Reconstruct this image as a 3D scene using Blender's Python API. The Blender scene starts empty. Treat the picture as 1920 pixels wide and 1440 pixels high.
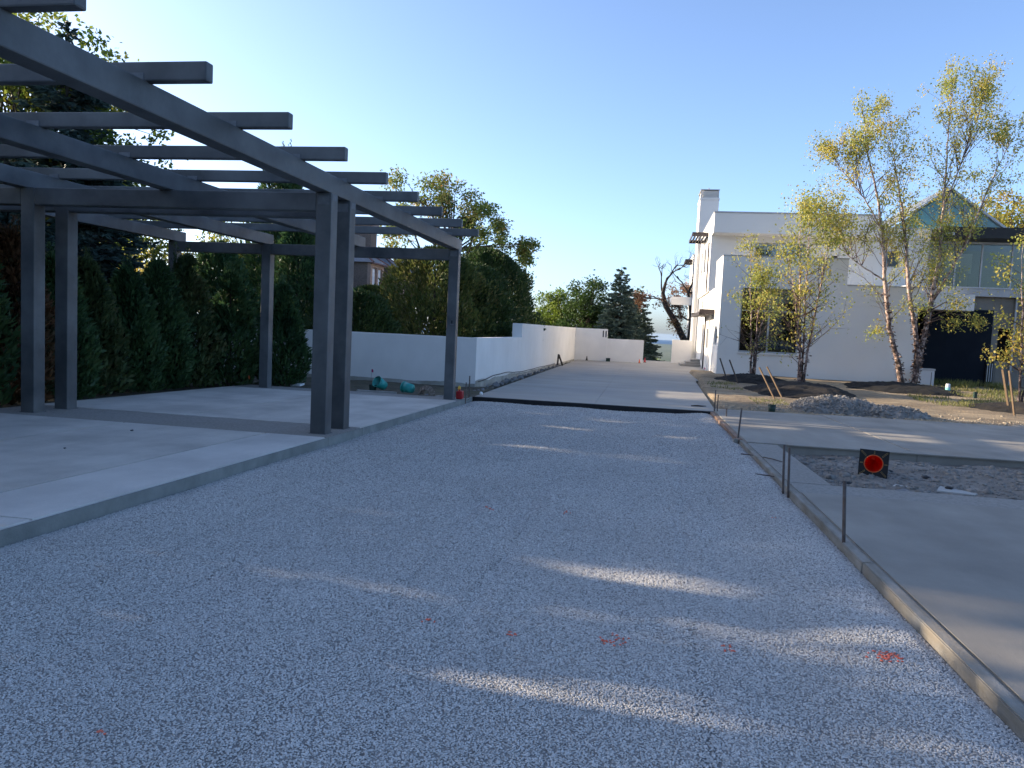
import bpy, bmesh, math, random
import numpy as np
from mathutils import Vector, Matrix, noise as mnoise

random.seed(7)
RNG = np.random.default_rng(11)
rad = math.radians
SC = bpy.context.scene
COL = SC.collection

# ------------------------------------------------------------------ camera
def camera():
    yaw, pit, rol = rad(9.75), rad(-4.2), rad(2.69)
    f = Vector((-math.sin(yaw) * math.cos(pit), math.cos(yaw) * math.cos(pit), math.sin(pit)))
    r = Vector((math.cos(yaw), math.sin(yaw), 0))
    u = r.cross(f)
    r2 = math.cos(rol) * r + math.sin(rol) * u
    u2 = -math.sin(rol) * r + math.cos(rol) * u
    cd = bpy.data.cameras.new('camera')
    cd.sensor_fit = 'HORIZONTAL'
    cd.sensor_width = 36.0
    cd.lens = 36.0 * 1445 / 1920
    cd.clip_start = 0.05
    cd.clip_end = 120000
    o = bpy.data.objects.new('camera', cd)
    m = Matrix((r2, u2, -f)).transposed().to_4x4()
    m.translation = Vector((0, 0, 1.6))
    o.matrix_world = m
    COL.objects.link(o)
    SC.camera = o
camera()

# ------------------------------------------------------------------ sky, sun, exposure
SUN_EL = rad(15.5)
SUN_AZ = (-0.9925, 0.122)                 # horizontal direction towards the sun
W = bpy.data.worlds.new('World')
SC.world = W
W.use_nodes = True
wn = W.node_tree.nodes
sky = wn.new('ShaderNodeTexSky')
sky.sky_type = 'NISHITA'
sky.sun_disc = False
sky.sun_elevation = SUN_EL
sky.sun_rotation = math.atan2(SUN_AZ[0], SUN_AZ[1])
sky.altitude = 150
sky.air_density = 0.62
sky.dust_density = 1.8
sky.ozone_density = 2.9
bg = wn['Background']
bg.inputs[1].default_value = 0.15
hs = wn.new('ShaderNodeHueSaturation')          # hazier, less saturated air
hs.inputs['Saturation'].default_value = 0.96
W.node_tree.links.new(sky.outputs[0], hs.inputs['Color'])
W.node_tree.links.new(hs.outputs[0], bg.inputs[0])
ld = bpy.data.lights.new('sun', 'SUN')
ld.energy = 4.2
ld.angle = rad(0.6)
ld.color = (1.0, 0.83, 0.62)
lo = bpy.data.objects.new('sun', ld)
sd = Vector((SUN_AZ[0] * math.cos(SUN_EL), SUN_AZ[1] * math.cos(SUN_EL), math.sin(SUN_EL)))
lo.rotation_euler = sd.to_track_quat('Z', 'Y').to_euler()
lo.location = sd * 60
COL.objects.link(lo)
SC.view_settings.view_transform = 'Standard'
SC.view_settings.look = 'None'
SC.view_settings.exposure = 1.48
SC.view_settings.gamma = 1.0
SC.view_settings.use_curve_mapping = False
SC.render.film_transparent = False
SC.cycles.max_bounces = 8
SC.cycles.transparent_max_bounces = 12

# ------------------------------------------------------------------ materials
def nodes_of(name):
    m = bpy.data.materials.new(name)
    m.use_nodes = True
    nt = m.node_tree
    return m, nt, nt.nodes, nt.links, nt.nodes['Principled BSDF']

def ramp(ns, stops):
    r = ns.new('ShaderNodeValToRGB')
    e = r.color_ramp.elements
    while len(e) < len(stops):
        e.new(0.5)
    for k, (p, c) in enumerate(stops):
        e[k].position = p
        e[k].color = (*c, 1)
    return r

def M(name, c1, c2=None, scale=3.0, rough=0.8, bump=0.0, bscale=60.0, metallic=0.0, stretch=(1, 1, 1),
      c3=None, scale3=0.6, amt3=0.4, bstretch=(1, 1, 1), spec=0.4, lo=0.3, hi=0.7, bdist=0.01, fine=0.0):
    m, nt, ns, lk, p = nodes_of(name)
    p.inputs['Roughness'].default_value = rough
    p.inputs['Metallic'].default_value = metallic
    p.inputs['Specular IOR Level'].default_value = spec
    geo = ns.new('ShaderNodeNewGeometry')
    def nz(sc, st, det=8, ro=0.6):
        mp = ns.new('ShaderNodeMapping')
        mp.inputs['Scale'].default_value = st
        lk.new(geo.outputs['Position'], mp.inputs['Vector'])
        n = ns.new('ShaderNodeTexNoise')
        n.inputs['Scale'].default_value = sc
        n.inputs['Detail'].default_value = det
        n.inputs['Roughness'].default_value = ro
        lk.new(mp.outputs[0], n.inputs['Vector'])
        return n
    p.inputs['Base Color'].default_value = (*c1, 1)
    if c2:
        n = nz(scale, stretch)
        r = ramp(ns, [(lo, c1), (hi, c2)])
        lk.new(n.outputs['Fac'], r.inputs[0])
        out = r.outputs[0]
        if c3:
            n3 = nz(scale3, (1, 1, 1), 5)
            r3 = ramp(ns, [(0.42, (0, 0, 0)), (0.68, (amt3, amt3, amt3))])
            lk.new(n3.outputs['Fac'], r3.inputs[0])
            mx = ns.new('ShaderNodeMix')
            mx.data_type = 'RGBA'
            lk.new(r3.outputs[0], mx.inputs[0])
            lk.new(out, mx.inputs[6])
            mx.inputs[7].default_value = (*c3, 1)
            out = mx.outputs[2]
        if fine:
            nf = nz(90, (1, 1, 1), 3, 0.7)
            rf = ramp(ns, [(0.3, (1 - fine,) * 3), (0.7, (1 + 0 * fine,) * 3)])
            lk.new(nf.outputs['Fac'], rf.inputs[0])
            mf = ns.new('ShaderNodeMix')
            mf.data_type = 'RGBA'
            mf.blend_type = 'MULTIPLY'
            mf.inputs[0].default_value = 1
            lk.new(out, mf.inputs[6])
            lk.new(rf.outputs[0], mf.inputs[7])
            out = mf.outputs[2]
        lk.new(out, p.inputs['Base Color'])
    if bump:
        nb = nz(bscale, bstretch, 6)
        b = ns.new('ShaderNodeBump')
        b.inputs['Strength'].default_value = bump
        b.inputs['Distance'].default_value = bdist
        lk.new(nb.outputs['Fac'], b.inputs['Height'])
        lk.new(b.outputs[0], p.inputs['Normal'])
    return m

def Mleaf(name, cols, trans=0.35, rough=0.55, spec=0.3, clump=0.5):
    """leaf: colour varies from leaf to leaf and from clump to clump"""
    m, nt, ns, lk, p = nodes_of(name)
    geo = ns.new('ShaderNodeNewGeometry')
    n = ns.new('ShaderNodeTexNoise')
    n.inputs['Scale'].default_value = clump
    n.inputs['Detail'].default_value = 3
    lk.new(geo.outputs['Position'], n.inputs['Vector'])
    ma = ns.new('ShaderNodeMath')
    ma.operation = 'MULTIPLY_ADD'
    lk.new(geo.outputs['Random Per Island'], ma.inputs[0])
    ma.inputs[1].default_value = 0.55
    mb = ns.new('ShaderNodeMath')
    mb.operation = 'MULTIPLY_ADD'
    lk.new(n.outputs['Fac'], mb.inputs[0])
    mb.inputs[1].default_value = 1.6
    mb.inputs[2].default_value = -0.58
    lk.new(mb.outputs[0], ma.inputs[2])
    k = len(cols)
    r = ramp(ns, [(i / max(1, k - 1), c) for i, c in enumerate(cols)])
    lk.new(ma.outputs[0], r.inputs[0])
    lk.new(r.outputs[0], p.inputs['Base Color'])
    p.inputs['Roughness'].default_value = rough
    p.inputs['Specular IOR Level'].default_value = spec
    t = ns.new('ShaderNodeBsdfTranslucent')
    lk.new(r.outputs[0], t.inputs['Color'])
    mx = ns.new('ShaderNodeMixShader')
    mx.inputs[0].default_value = trans
    lk.new(p.outputs[0], mx.inputs[1])
    lk.new(t.outputs[0], mx.inputs[2])
    lk.new(mx.outputs[0], ns['Material Output'].inputs['Surface'])
    return m

def Mglass(name, tint=(0.5, 0.56, 0.56), refl=0.12):
    m, nt, ns, lk, p = nodes_of(name)
    ns.remove(p)
    t = ns.new('ShaderNodeBsdfTransparent')
    t.inputs[0].default_value = (*tint, 1)
    g = ns.new('ShaderNodeBsdfGlossy')
    g.inputs['Roughness'].default_value = 0.015
    lw = ns.new('ShaderNodeFresnel')
    lw.inputs[0].default_value = 1.5
    ad = ns.new('ShaderNodeMath')
    ad.operation = 'ADD'
    ad.inputs[1].default_value = refl
    lk.new(lw.outputs[0], ad.inputs[0])
    mx = ns.new('ShaderNodeMixShader')
    lk.new(ad.outputs[0], mx.inputs[0])
    lk.new(t.outputs[0], mx.inputs[1])
    lk.new(g.outputs[0], mx.inputs[2])
    lk.new(mx.outputs[0], ns['Material Output'].inputs['Surface'])
    return m

MT = {}
MT['steel'] = M('primed_steel', (0.048, 0.053, 0.057), (0.094, 0.099, 0.101), 1.8, 0.5, 0.12, 25, c3=(0.17, 0.178, 0.18), scale3=1.0, amt3=0.65, spec=0.4)
MT['weld'] = M('weld_patch', (0.16, 0.17, 0.18), (0.10, 0.11, 0.12), 14, 0.6)
MT['conc_l'] = M('pale_concrete', (0.51, 0.48, 0.43), (0.63, 0.60, 0.54), 0.9, 0.85, 0.25, 70, stretch=(2.6, 0.5, 1), c3=(0.37, 0.35, 0.315), scale3=0.8, amt3=0.8, fine=0.14)
MT['conc_b'] = M('bright_concrete', (0.58, 0.555, 0.51), (0.67, 0.64, 0.59), 1.2, 0.85, 0.25, 70, stretch=(2.0, .6, 1), c3=(0.43, 0.41, 0.38), scale3=0.9, amt3=0.6, fine=0.12)
MT['conc_edge'] = M('green_grey_concrete', (0.19, 0.20, 0.19), (0.27, 0.28, 0.26), 3.5, 0.9, 0.5, 60, c3=(0.11, 0.115, 0.10), scale3=2.0, amt3=0.5)
MT['conc_agg'] = M('exposed_aggregate', (0.20, 0.185, 0.165), (0.34, 0.32, 0.285), 30, 0.95, 0.8, 120, c3=(0.32, 0.32, 0.30), scale3=1.0, amt3=0.3)
MT['conc_r'] = M('broomed_concrete', (0.255, 0.23, 0.192), (0.35, 0.32, 0.27), 1.0, 0.75, 0.3, 34, stretch=(1.6, 0.35, 1), bstretch=(9.0, 0.5, 1), c3=(0.165, 0.15, 0.128), scale3=0.55, amt3=0.7, fine=0.10, spec=0.5)
MT['conc_far'] = M('drive_concrete', (0.31, 0.28, 0.235), (0.41, 0.375, 0.32), 0.6, 0.75, 0.2, 40, stretch=(0.35, 2.2, 1), c3=(0.24, 0.235, 0.22), scale3=0.3, amt3=0.6, fine=0.10, spec=0.5)
MT['gravel_bed'] = M('gravel_bed', (0.22, 0.21, 0.195), (0.40, 0.38, 0.355), 38, 0.95, 1.0, 60, c3=(0.22, 0.22, 0.225), scale3=0.8, amt3=0.5, bdist=0.02)
MT['soil'] = M('dry_straw_soil', (0.26, 0.185, 0.11), (0.56, 0.44, 0.28), 1.3, 0.95, 1.0, 14, stretch=(0.7, 2.2, 1), c3=(0.20, 0.15, 0.095), scale3=0.6, amt3=0.85, bdist=0.06, fine=0.5)
MT['dirt'] = M('dark_dirt', (0.055, 0.048, 0.033), (0.135, 0.118, 0.08), 2.5, 0.95, 0.9, 20, c3=(0.06, 0.07, 0.03), scale3=0.9, amt3=0.5, bdist=0.03, fine=0.35)
MT['pit'] = M('pit_rubble_ground', (0.20, 0.178, 0.15), (0.38, 0.345, 0.30), 4.0, 0.95, 1.0, 26, c3=(0.17, 0.135, 0.10), scale3=0.8, amt3=0.7, bdist=0.03, fine=0.4)
MT['mulch'] = M('black_mulch', (0.002, 0.002, 0.0025), (0.008, 0.007, 0.006), 20, 0.95, 1.0, 30, bdist=0.03)
MT['mulch_s'] = M('mulch_with_soil', (0.003, 0.003, 0.003), (0.011, 0.009, 0.008), 4, 0.95, 1.0, 26, bdist=0.03, c3=(0.08, 0.06, 0.04), scale3=0.7, amt3=0.35)
MT['stucco'] = M('white_stucco', (0.68, 0.655, 0.61), (0.75, 0.725, 0.68), 1.4, 0.85, 0.12, 80, c3=(0.64, 0.615, 0.57), scale3=0.35, amt3=0.6)
MT['fence_white'] = M('white_wall_render', (0.72, 0.70, 0.665), (0.80, 0.78, 0.74), 1.0, 0.8, 0.14, 50, stretch=(1, 1, 0.35), c3=(0.66, 0.64, 0.60), scale3=0.5, amt3=0.7)
MT['base_conc'] = M('wall_foot', (0.30, 0.29, 0.25), (0.46, 0.45, 0.41), 2.0, 0.9, 0.3, 40, c3=(0.20, 0.185, 0.14), scale3=1.3, amt3=0.5)
MT['bronze'] = M('dark_bronze', (0.035, 0.026, 0.024), (0.06, 0.045, 0.042), 3, 0.45)
MT['trim'] = M('grey_metal_trim', (0.36, 0.36, 0.36), (0.42, 0.42, 0.42), 3, 0.5)
MT['lightmetal'] = M('pale_roof_metal', (0.40, 0.42, 0.44), (0.47, 0.49, 0.51), 2, 0.4)
MT['black'] = M('matt_black', (0.010, 0.010, 0.011), (0.018, 0.018, 0.018), 6, 0.6)
MT['drain'] = M('black_drain_edge', (0.008, 0.008, 0.009), (0.02, 0.02, 0.02), 8, 0.75, 0.4, 40)
MT['dark'] = M('dark_interior', (0.03, 0.03, 0.03), (0.05, 0.048, 0.045), 1, 0.9)  # dark tone stands in for the dimness of unlit rooms
MT['interior'] = M('interior_olive', (0.40, 0.38, 0.30), (0.48, 0.455, 0.37), 0.8, 0.9)
MT['cream'] = M('sunlit_cream', (0.80, 0.76, 0.62), (0.84, 0.80, 0.66), 1, 0.8)  # pale cream stands in for sunlight on the interior
MT['membrane'] = M('navy_membrane', (0.006, 0.009, 0.015), (0.010, 0.014, 0.021), 1.3, 0.85, 0.15, 10, c3=(0.014, 0.018, 0.024), scale3=0.8, amt3=0.5, spec=0.15)
MT['panel'] = M('bare_wall_panel', (0.17, 0.155, 0.13), (0.24, 0.22, 0.19), 0.9, 0.85, 0.15, 30, c3=(0.12, 0.105, 0.085), scale3=0.6, amt3=0.6)
MT['glass'] = Mglass('window_glass', (0.72, 0.74, 0.68), 0.0)
MT['glass_sky'] = Mglass('bright_window_glass', (0.35, 0.42, 0.44), 0.22)
MT['glass_teal'] = Mglass('teal_glass', (0.78, 0.95, 0.92), 0.02)
MT['teal_in'] = M('teal_lining', (0.50, 0.74, 0.70), (0.56, 0.80, 0.76), 1, 0.6)
MT['rust'] = M('rusty_steel', (0.05, 0.04, 0.035), (0.13, 0.11, 0.10), 18, 0.65, 0.4, 80, c3=(0.10, 0.055, 0.03), scale3=6, amt3=0.6)
MT['form'] = M('cement_stained_board', (0.17, 0.15, 0.115), (0.32, 0.31, 0.285), 5, 0.9, 0.5, 40, stretch=(2.5, 0.5, 2.5), c3=(0.26, 0.205, 0.14), scale3=2.5, amt3=0.45)
MT['form_red'] = M('reddish_board', (0.20, 0.12, 0.08), (0.30, 0.21, 0.15), 5, 0.9, 0.4, 40, stretch=(2, .5, 2))
MT['lath'] = M('raw_lath', (0.36, 0.29, 0.19), (0.48, 0.40, 0.27), 6, 0.85, 0.3, 30)
MT['stake'] = M('stake_wood', (0.10, 0.065, 0.036), (0.18, 0.12, 0.068), 8, 0.85, 0.3, 40, stretch=(1, 1, .2))
MT['stake_d'] = M('weathered_stake_wood', (0.045, 0.035, 0.028), (0.08, 0.065, 0.05), 8, 0.9, 0.3, 40)
MT['orange'] = M('cone_red', (0.75, 0.035, 0.012), (0.85, 0.05, 0.02), 3, 0.4)
MT['orange'] = Mleaf('translucent_red_plastic', [(0.80, 0.030, 0.012), (0.85, 0.04, 0.018)], 0.62, 0.4)
MT['orange_d'] = M('orange_plastic', (0.70, 0.13, 0.03), (0.78, 0.17, 0.05), 3, 0.5)
MT['ochre'] = M('mould_line', (0.30, 0.20, 0.08), (0.36, 0.24, 0.10), 9, 0.6)
MT['paint_red'] = M('spray_paint', (0.74, 0.13, 0.07), (0.78, 0.22, 0.14), 12, 0.7)
MT['pink'] = M('pink_flag', (0.55, 0.05, 0.17), (0.65, 0.08, 0.22), 9, 0.6)
MT['red'] = M('red_plastic', (0.34, 0.010, 0.014), (0.40, 0.015, 0.02), 5, 0.4)
MT['yellow'] = M('yellow_plastic', (0.70, 0.40, 0.03), (0.75, 0.46, 0.05), 5, 0.45)
MT['teal'] = M('teal_plastic', (0.02, 0.28, 0.25), (0.035, 0.35, 0.31), 5, 0.35)
MT['tealp'] = M('pale_teal_plastic', (0.18, 0.46, 0.42), (0.24, 0.54, 0.49), 5, 0.5)
MT['greenbk'] = M('dark_green_plastic', (0.012, 0.035, 0.028), (0.02, 0.05, 0.04), 5, 0.5)
MT['white'] = M('white_plastic', (0.72, 0.72, 0.71), (0.78, 0.78, 0.77), 5, 0.5)
MT['board'] = M('pale_board', (0.30, 0.29, 0.27), (0.42, 0.41, 0.385), 4, 0.85)
MT['basket'] = M('brown_basket', (0.17, 0.135, 0.105), (0.28, 0.23, 0.18), 20, 0.8)
MT['unit'] = M('equipment_grey', (0.48, 0.49, 0.50), (0.54, 0.55, 0.56), 2, 0.5)
MT['stone'] = M('broken_stone', (0.11, 0.11, 0.115), (0.24, 0.235, 0.23), 5, 0.95, 0.8, 30)
MT['stone_l'] = M('crushed_stone', (0.14, 0.13, 0.115), (0.28, 0.262, 0.235), 7, 0.95, 0.8, 40)
MT['brick_w'] = M('brown_brick', (0.11, 0.085, 0.07), (0.18, 0.14, 0.12), 14, 0.9, 0.5, 30)
MT['brick_trim'] = M('terracotta_trim', (0.26, 0.18, 0.145), (0.34, 0.245, 0.20), 5, 0.85)
MT['slate'] = M('grey_slate', (0.13, 0.135, 0.15), (0.22, 0.22, 0.23), 7, 0.7, 0.5, 18, stretch=(1, 1, 3))
MT['ridge'] = M('copper_brown_ridge', (0.12, 0.055, 0.05), (0.17, 0.08, 0.07), 5, 0.6)
MT['pale_pane'] = M('pale_window_pane', (0.60, 0.64, 0.70), (0.70, 0.74, 0.79), 3, 0.25, spec=0.6)  # flat pale blue-grey panes
MT['bark'] = M('grey_brown_bark', (0.05, 0.04, 0.032), (0.13, 0.105, 0.085), 9, 0.95, 0.9, 24, stretch=(1, 1, .25), bdist=0.02)
MT['bark_d'] = M('dark_bark', (0.028, 0.022, 0.018), (0.065, 0.05, 0.04), 9, 0.95, 0.8, 24, bdist=0.02)
MT['twig'] = M('reddish_twig', (0.07, 0.042, 0.032), (0.13, 0.085, 0.065), 9, 0.8)
MT['birch_up'] = M('peeling_birch_bark', (0.075, 0.05, 0.042), (0.56, 0.42, 0.34), 7, 0.85, 0.9, 14, stretch=(1.3, 1.3, 1.1), c3=(0.66, 0.56, 0.47), scale3=1.8, amt3=0.55, lo=0.42, hi=0.54, bdist=0.02)
def birch_mat():
    m, nt, ns, lk, b = nodes_of('river_birch_bark')
    geo = ns.new('ShaderNodeNewGeometry')
    n = ns.new('ShaderNodeTexNoise')
    n.inputs['Scale'].default_value = 7.0
    n.inputs['Detail'].default_value = 8
    n.inputs['Roughness'].default_value = .65
    lk.new(geo.outputs['Position'], n.inputs['Vector'])
    sp = ns.new('ShaderNodeSeparateXYZ')
    lk.new(geo.outputs['Position'], sp.inputs[0])
    mr = ns.new('ShaderNodeMapRange')
    mr.inputs['From Min'].default_value = 0.3
    mr.inputs['From Max'].default_value = 5.0
    mr.inputs['To Min'].default_value = -0.02
    mr.inputs['To Max'].default_value = 0.12
    lk.new(sp.outputs['Z'], mr.inputs['Value'])
    ad = ns.new('ShaderNodeMath')
    ad.operation = 'ADD'
    lk.new(n.outputs['Fac'], ad.inputs[0])
    lk.new(mr.outputs[0], ad.inputs[1])
    r = ramp(ns, [(0.44, (0.05, 0.034, 0.028)), (0.52, (0.16, 0.10, 0.08)), (0.58, (0.36, 0.26, 0.21)), (0.74, (0.50, 0.40, 0.33))])
    lk.new(ad.outputs[0], r.inputs[0])
    lk.new(r.outputs[0], b.inputs['Base Color'])
    b.inputs['Roughness'].default_value = .85
    bp = ns.new('ShaderNodeBump')
    bp.inputs['Strength'].default_value = .9
    bp.inputs['Distance'].default_value = .03
    lk.new(n.outputs['Fac'], bp.inputs['Height'])
    lk.new(bp.outputs[0], b.inputs['Normal'])
    return m
MT['birch'] = birch_mat()
MT['flake'] = M('bark_flake', (0.06, 0.04, 0.032), (0.34, 0.25, 0.20), 6, 0.9, lo=0.45, hi=0.6)

MT['L_birch'] = Mleaf('birch_leaf', [(0.17, 0.23, 0.05), (0.30, 0.32, 0.07), (0.46, 0.41, 0.09), (0.55, 0.37, 0.08)], 0.5, clump=0.9)
MT['L_birch2'] = Mleaf('birch_leaf_yellow', [(0.20, 0.23, 0.05), (0.36, 0.34, 0.07), (0.50, 0.41, 0.09), (0.56, 0.34, 0.09)], 0.5, clump=1.2)
MT['L_oak'] = Mleaf('oak_leaf', [(0.09, 0.15, 0.04), (0.15, 0.21, 0.05), (0.24, 0.26, 0.07), (0.40, 0.21, 0.09)], 0.4, clump=0.45)
MT['L_decid'] = Mleaf('broad_leaf', [(0.04, 0.085, 0.016), (0.09, 0.14, 0.024), (0.20, 0.23, 0.04), (0.32, 0.29, 0.05)], 0.5, clump=0.45)
MT['L_gold'] = Mleaf('golden_leaf', [(0.12, 0.17, 0.03), (0.21, 0.24, 0.04), (0.30, 0.27, 0.05), (0.38, 0.24, 0.045)], 0.4, clump=0.35)
MT['L_lime'] = Mleaf('lime_leaf', [(0.07, 0.13, 0.02), (0.14, 0.20, 0.03), (0.22, 0.26, 0.05)], 0.45, clump=0.6)
MT['L_green'] = Mleaf('green_leaf', [(0.025, 0.055, 0.014), (0.045, 0.085, 0.02), (0.075, 0.115, 0.03)], 0.35, clump=0.6)
MT['L_arb'] = Mleaf('arborvitae_spray', [(0.018, 0.05, 0.02), (0.036, 0.082, 0.031), (0.06, 0.115, 0.038), (0.09, 0.13, 0.042)], 0.25, clump=1.4)
MT['L_arb_b'] = Mleaf('browned_spray', [(0.022, 0.04, 0.016), (0.07, 0.05, 0.022), (0.13, 0.065, 0.03), (0.17, 0.08, 0.035)], 0.25, clump=1.3)
MT['L_yew'] = Mleaf('yew_spray', [(0.022, 0.046, 0.016), (0.042, 0.075, 0.022), (0.07, 0.105, 0.03)], 0.28, clump=1.1)
MT['L_arb2'] = Mleaf('olive_arborvitae_spray', [(0.022, 0.048, 0.02), (0.044, 0.076, 0.028), (0.075, 0.105, 0.036), (0.11, 0.105, 0.042)], 0.25, clump=1.7)
MT['L_yew_b'] = Mleaf('yellowing_spray', [(0.035, 0.06, 0.018), (0.075, 0.105, 0.026), (0.13, 0.145, 0.036), (0.19, 0.15, 0.055)], 0.32, clump=0.9)
MT['L_spr'] = Mleaf('blue_spruce_needle', [(0.024, 0.050, 0.042), (0.050, 0.085, 0.072), (0.085, 0.125, 0.105)], 0.15, clump=1.0)
MT['L_spr_s'] = Mleaf('silvery_spruce_needle', [(0.075, 0.12, 0.095), (0.14, 0.20, 0.155), (0.23, 0.28, 0.215)], 0.15, clump=1.1)  # paler silver-blue needles of the far spruces
MT['L_brown'] = Mleaf('withered_leaf', [(0.10, 0.05, 0.035), (0.19, 0.09, 0.06), (0.27, 0.15, 0.09), (0.20, 0.18, 0.07)], 0.35, clump=1.0)
MT['L_grass'] = Mleaf('grass_blade', [(0.09, 0.12, 0.03), (0.17, 0.18, 0.05), (0.30, 0.25, 0.10)], 0.35, clump=1.5)

# ------------------------------------------------------------------ builders
def link(o, parent=None, mat=None):
    COL.objects.link(o)
    if parent is not None:
        o.parent = parent
    if mat is not None:
        o.data.materials.append(MT[mat] if isinstance(mat, str) else mat)
    return o

def mesh_obj(name, V, F, mat, parent=None, smooth=False):
    me = bpy.data.meshes.new(name)
    me.from_pydata([tuple(v) for v in V], [], F)
    me.validate()
    me.update()
    if smooth:
        me.polygons.foreach_set('use_smooth', [True] * len(me.polygons))
    return link(bpy.data.objects.new(name, me), parent, mat)

def bm_obj(name, bm, mat, parent=None, smooth=False):
    me = bpy.data.meshes.new(name)
    bmesh.ops.recalc_face_normals(bm, faces=bm.faces)
    bm.to_mesh(me)
    bm.free()
    if smooth:
        me.polygons.foreach_set('use_smooth', [True] * len(me.polygons))
    return link(bpy.data.objects.new(name, me), parent, mat)

def tag(o, label, cat, group=None, kind=None):
    if label:
        o['label'] = label
    if cat:
        o['category'] = cat
    if group:
        o['group'] = group
    if kind:
        o['kind'] = kind
    return o

def thing(name, label, cat, loc=(0, 0, 0), group=None):
    o = bpy.data.objects.new(name, None)
    o.empty_display_size = 0.2
    COL.objects.link(o)
    o.location = loc
    return tag(o, label, cat, group)

def struct(o, label=None):
    o['kind'] = 'structure'
    if label:
        o['label'] = label
    return o

def bm_box(bm, x0, x1, y0, y1, z0, z1, bev=0.0, mtx=None):
    r = bmesh.ops.create_cube(bm, size=1.0)
    vs = r['verts']
    for v in vs:
        v.co = Vector((x0 + (v.co.x + .5) * (x1 - x0), y0 + (v.co.y + .5) * (y1 - y0), z0 + (v.co.z + .5) * (z1 - z0)))
        if mtx:
            v.co = mtx @ v.co
    if bev:
        es = list({e for v in vs for e in v.link_edges})
        bmesh.ops.bevel(bm, geom=es, offset=bev, segments=2, affect='EDGES', profile=0.6)

def box(name, x0, x1, y0, y1, z0, z1, mat, parent=None, bev=0.0, mtx=None):
    bm = bmesh.new()
    bm_box(bm, x0, x1, y0, y1, z0, z1, bev, mtx)
    return bm_obj(name, bm, mat, parent)

def prism(name, poly, z0, z1, mat, parent=None, top=None, bev=0.0):
    """vertical prism over a plan polygon (counter-clockwise); top(x, y) overrides z1, the foot follows it"""
    bm = bmesh.new()
    n = len(poly)
    tz = [(top(x, y) if top else z1) for x, y in poly]
    a = [bm.verts.new((x, y, (t - (z1 - z0)) if top else z0)) for (x, y), t in zip(poly, tz)]
    b = [bm.verts.new((x, y, t)) for (x, y), t in zip(poly, tz)]
    bm.faces.new(b)
    bm.faces.new(a[::-1])
    for i in range(n):
        j = (i + 1) % n
        bm.faces.new((a[i], a[j], b[j], b[i]))
    if bev:
        es = [e for e in bm.edges if e.verts[0] in b and e.verts[1] in b]
        bmesh.ops.bevel(bm, geom=es, offset=bev, segments=2, affect='EDGES')
    return bm_obj(name, bm, mat, parent)

def wall(name, axis, a0, a1, z0, z1, d0, d1, openings, mat, parent=None):
    """wall with rectangular openings (a0, a1, z0, z1); axis 'x' runs along x between y = d0 and d1"""
    A = sorted({a0, a1, *[v for o in openings for v in o[:2] if a0 < v < a1]})
    Z = sorted({z0, z1, *[v for o in openings for v in o[2:] if z0 < v < z1]})
    def solid(i, j):
        if i < 0 or j < 0 or i >= len(A) - 1 or j >= len(Z) - 1:
            return False
        ca, cz = (A[i] + A[i + 1]) / 2, (Z[j] + Z[j + 1]) / 2
        return not any(o[0] < ca < o[1] and o[2] < cz < o[3] for o in openings)
    bm = bmesh.new()
    cache = {}
    def vt(a, d, z):
        k = (round(a, 5), round(d, 5), round(z, 5))
        if k not in cache:
            cache[k] = bm.verts.new((a, d, z) if axis == 'x' else (d, a, z))
        return cache[k]
    def q(*p):
        try:
            bm.faces.new([vt(*c) for c in p])
        except ValueError:
            pass
    for i in range(len(A) - 1):
        for j in range(len(Z) - 1):
            if not solid(i, j):
                continue
            x0, x1, y0, y1 = A[i], A[i + 1], Z[j], Z[j + 1]
            q((x0, d0, y0), (x1, d0, y0), (x1, d0, y1), (x0, d0, y1))
            q((x0, d1, y0), (x0, d1, y1), (x1, d1, y1), (x1, d1, y0))
            if not solid(i - 1, j):
                q((x0, d0, y0), (x0, d0, y1), (x0, d1, y1), (x0, d1, y0))
            if not solid(i + 1, j):
                q((x1, d0, y0), (x1, d1, y0), (x1, d1, y1), (x1, d0, y1))
            if not solid(i, j - 1):
                q((x0, d0, y0), (x0, d1, y0), (x1, d1, y0), (x1, d0, y0))
            if not solid(i, j + 1):
                q((x0, d0, y1), (x1, d0, y1), (x1, d1, y1), (x0, d1, y1))
    return bm_obj(name, bm, mat, parent)

def fast_mesh(name, V, F):
    """V (n,3), F (m,k) index array"""
    me = bpy.data.meshes.new(name)
    V = np.asarray(V, np.float32)
    F = np.asarray(F, np.int32)
    m, k = F.shape
    me.vertices.add(len(V))
    me.vertices.foreach_set('co', V.ravel())
    me.loops.add(m * k)
    me.loops.foreach_set('vertex_index', F.ravel())
    me.polygons.add(m)
    me.polygons.foreach_set('loop_start', np.arange(0, m * k, k, dtype=np.int32))
    me.polygons.foreach_set('loop_total', np.full(m, k, np.int32))
    me.update(calc_edges=True)
    return me

def unit(a):
    return a / np.maximum(np.linalg.norm(a, axis=-1, keepdims=True), 1e-9)

def rdir(n, rng):
    return unit(rng.normal(size=(n, 3)))

def leaf_obj(name, P, D, N, L, Wd, mat, parent, fold=0.0):
    """one rhombic leaf per row: base P, axis D, face normal N, length L, width Wd"""
    D = unit(D)
    S = unit(np.cross(D, N))
    Nn = np.cross(S, D)
    L = np.asarray(L)[:, None]
    Wd = np.asarray(Wd)[:, None]
    mid = P + D * L * 0.45
    V = np.stack([P, mid + S * Wd * .5 + Nn * fold * Wd, P + D * L, mid - S * Wd * .5 + Nn * fold * Wd], 1).reshape(-1, 3)
    n = len(P)
    F = np.arange(n * 4).reshape(n, 4)
    me = fast_mesh(name, V, F)
    return link(bpy.data.objects.new(name, me), parent, mat)

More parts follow.
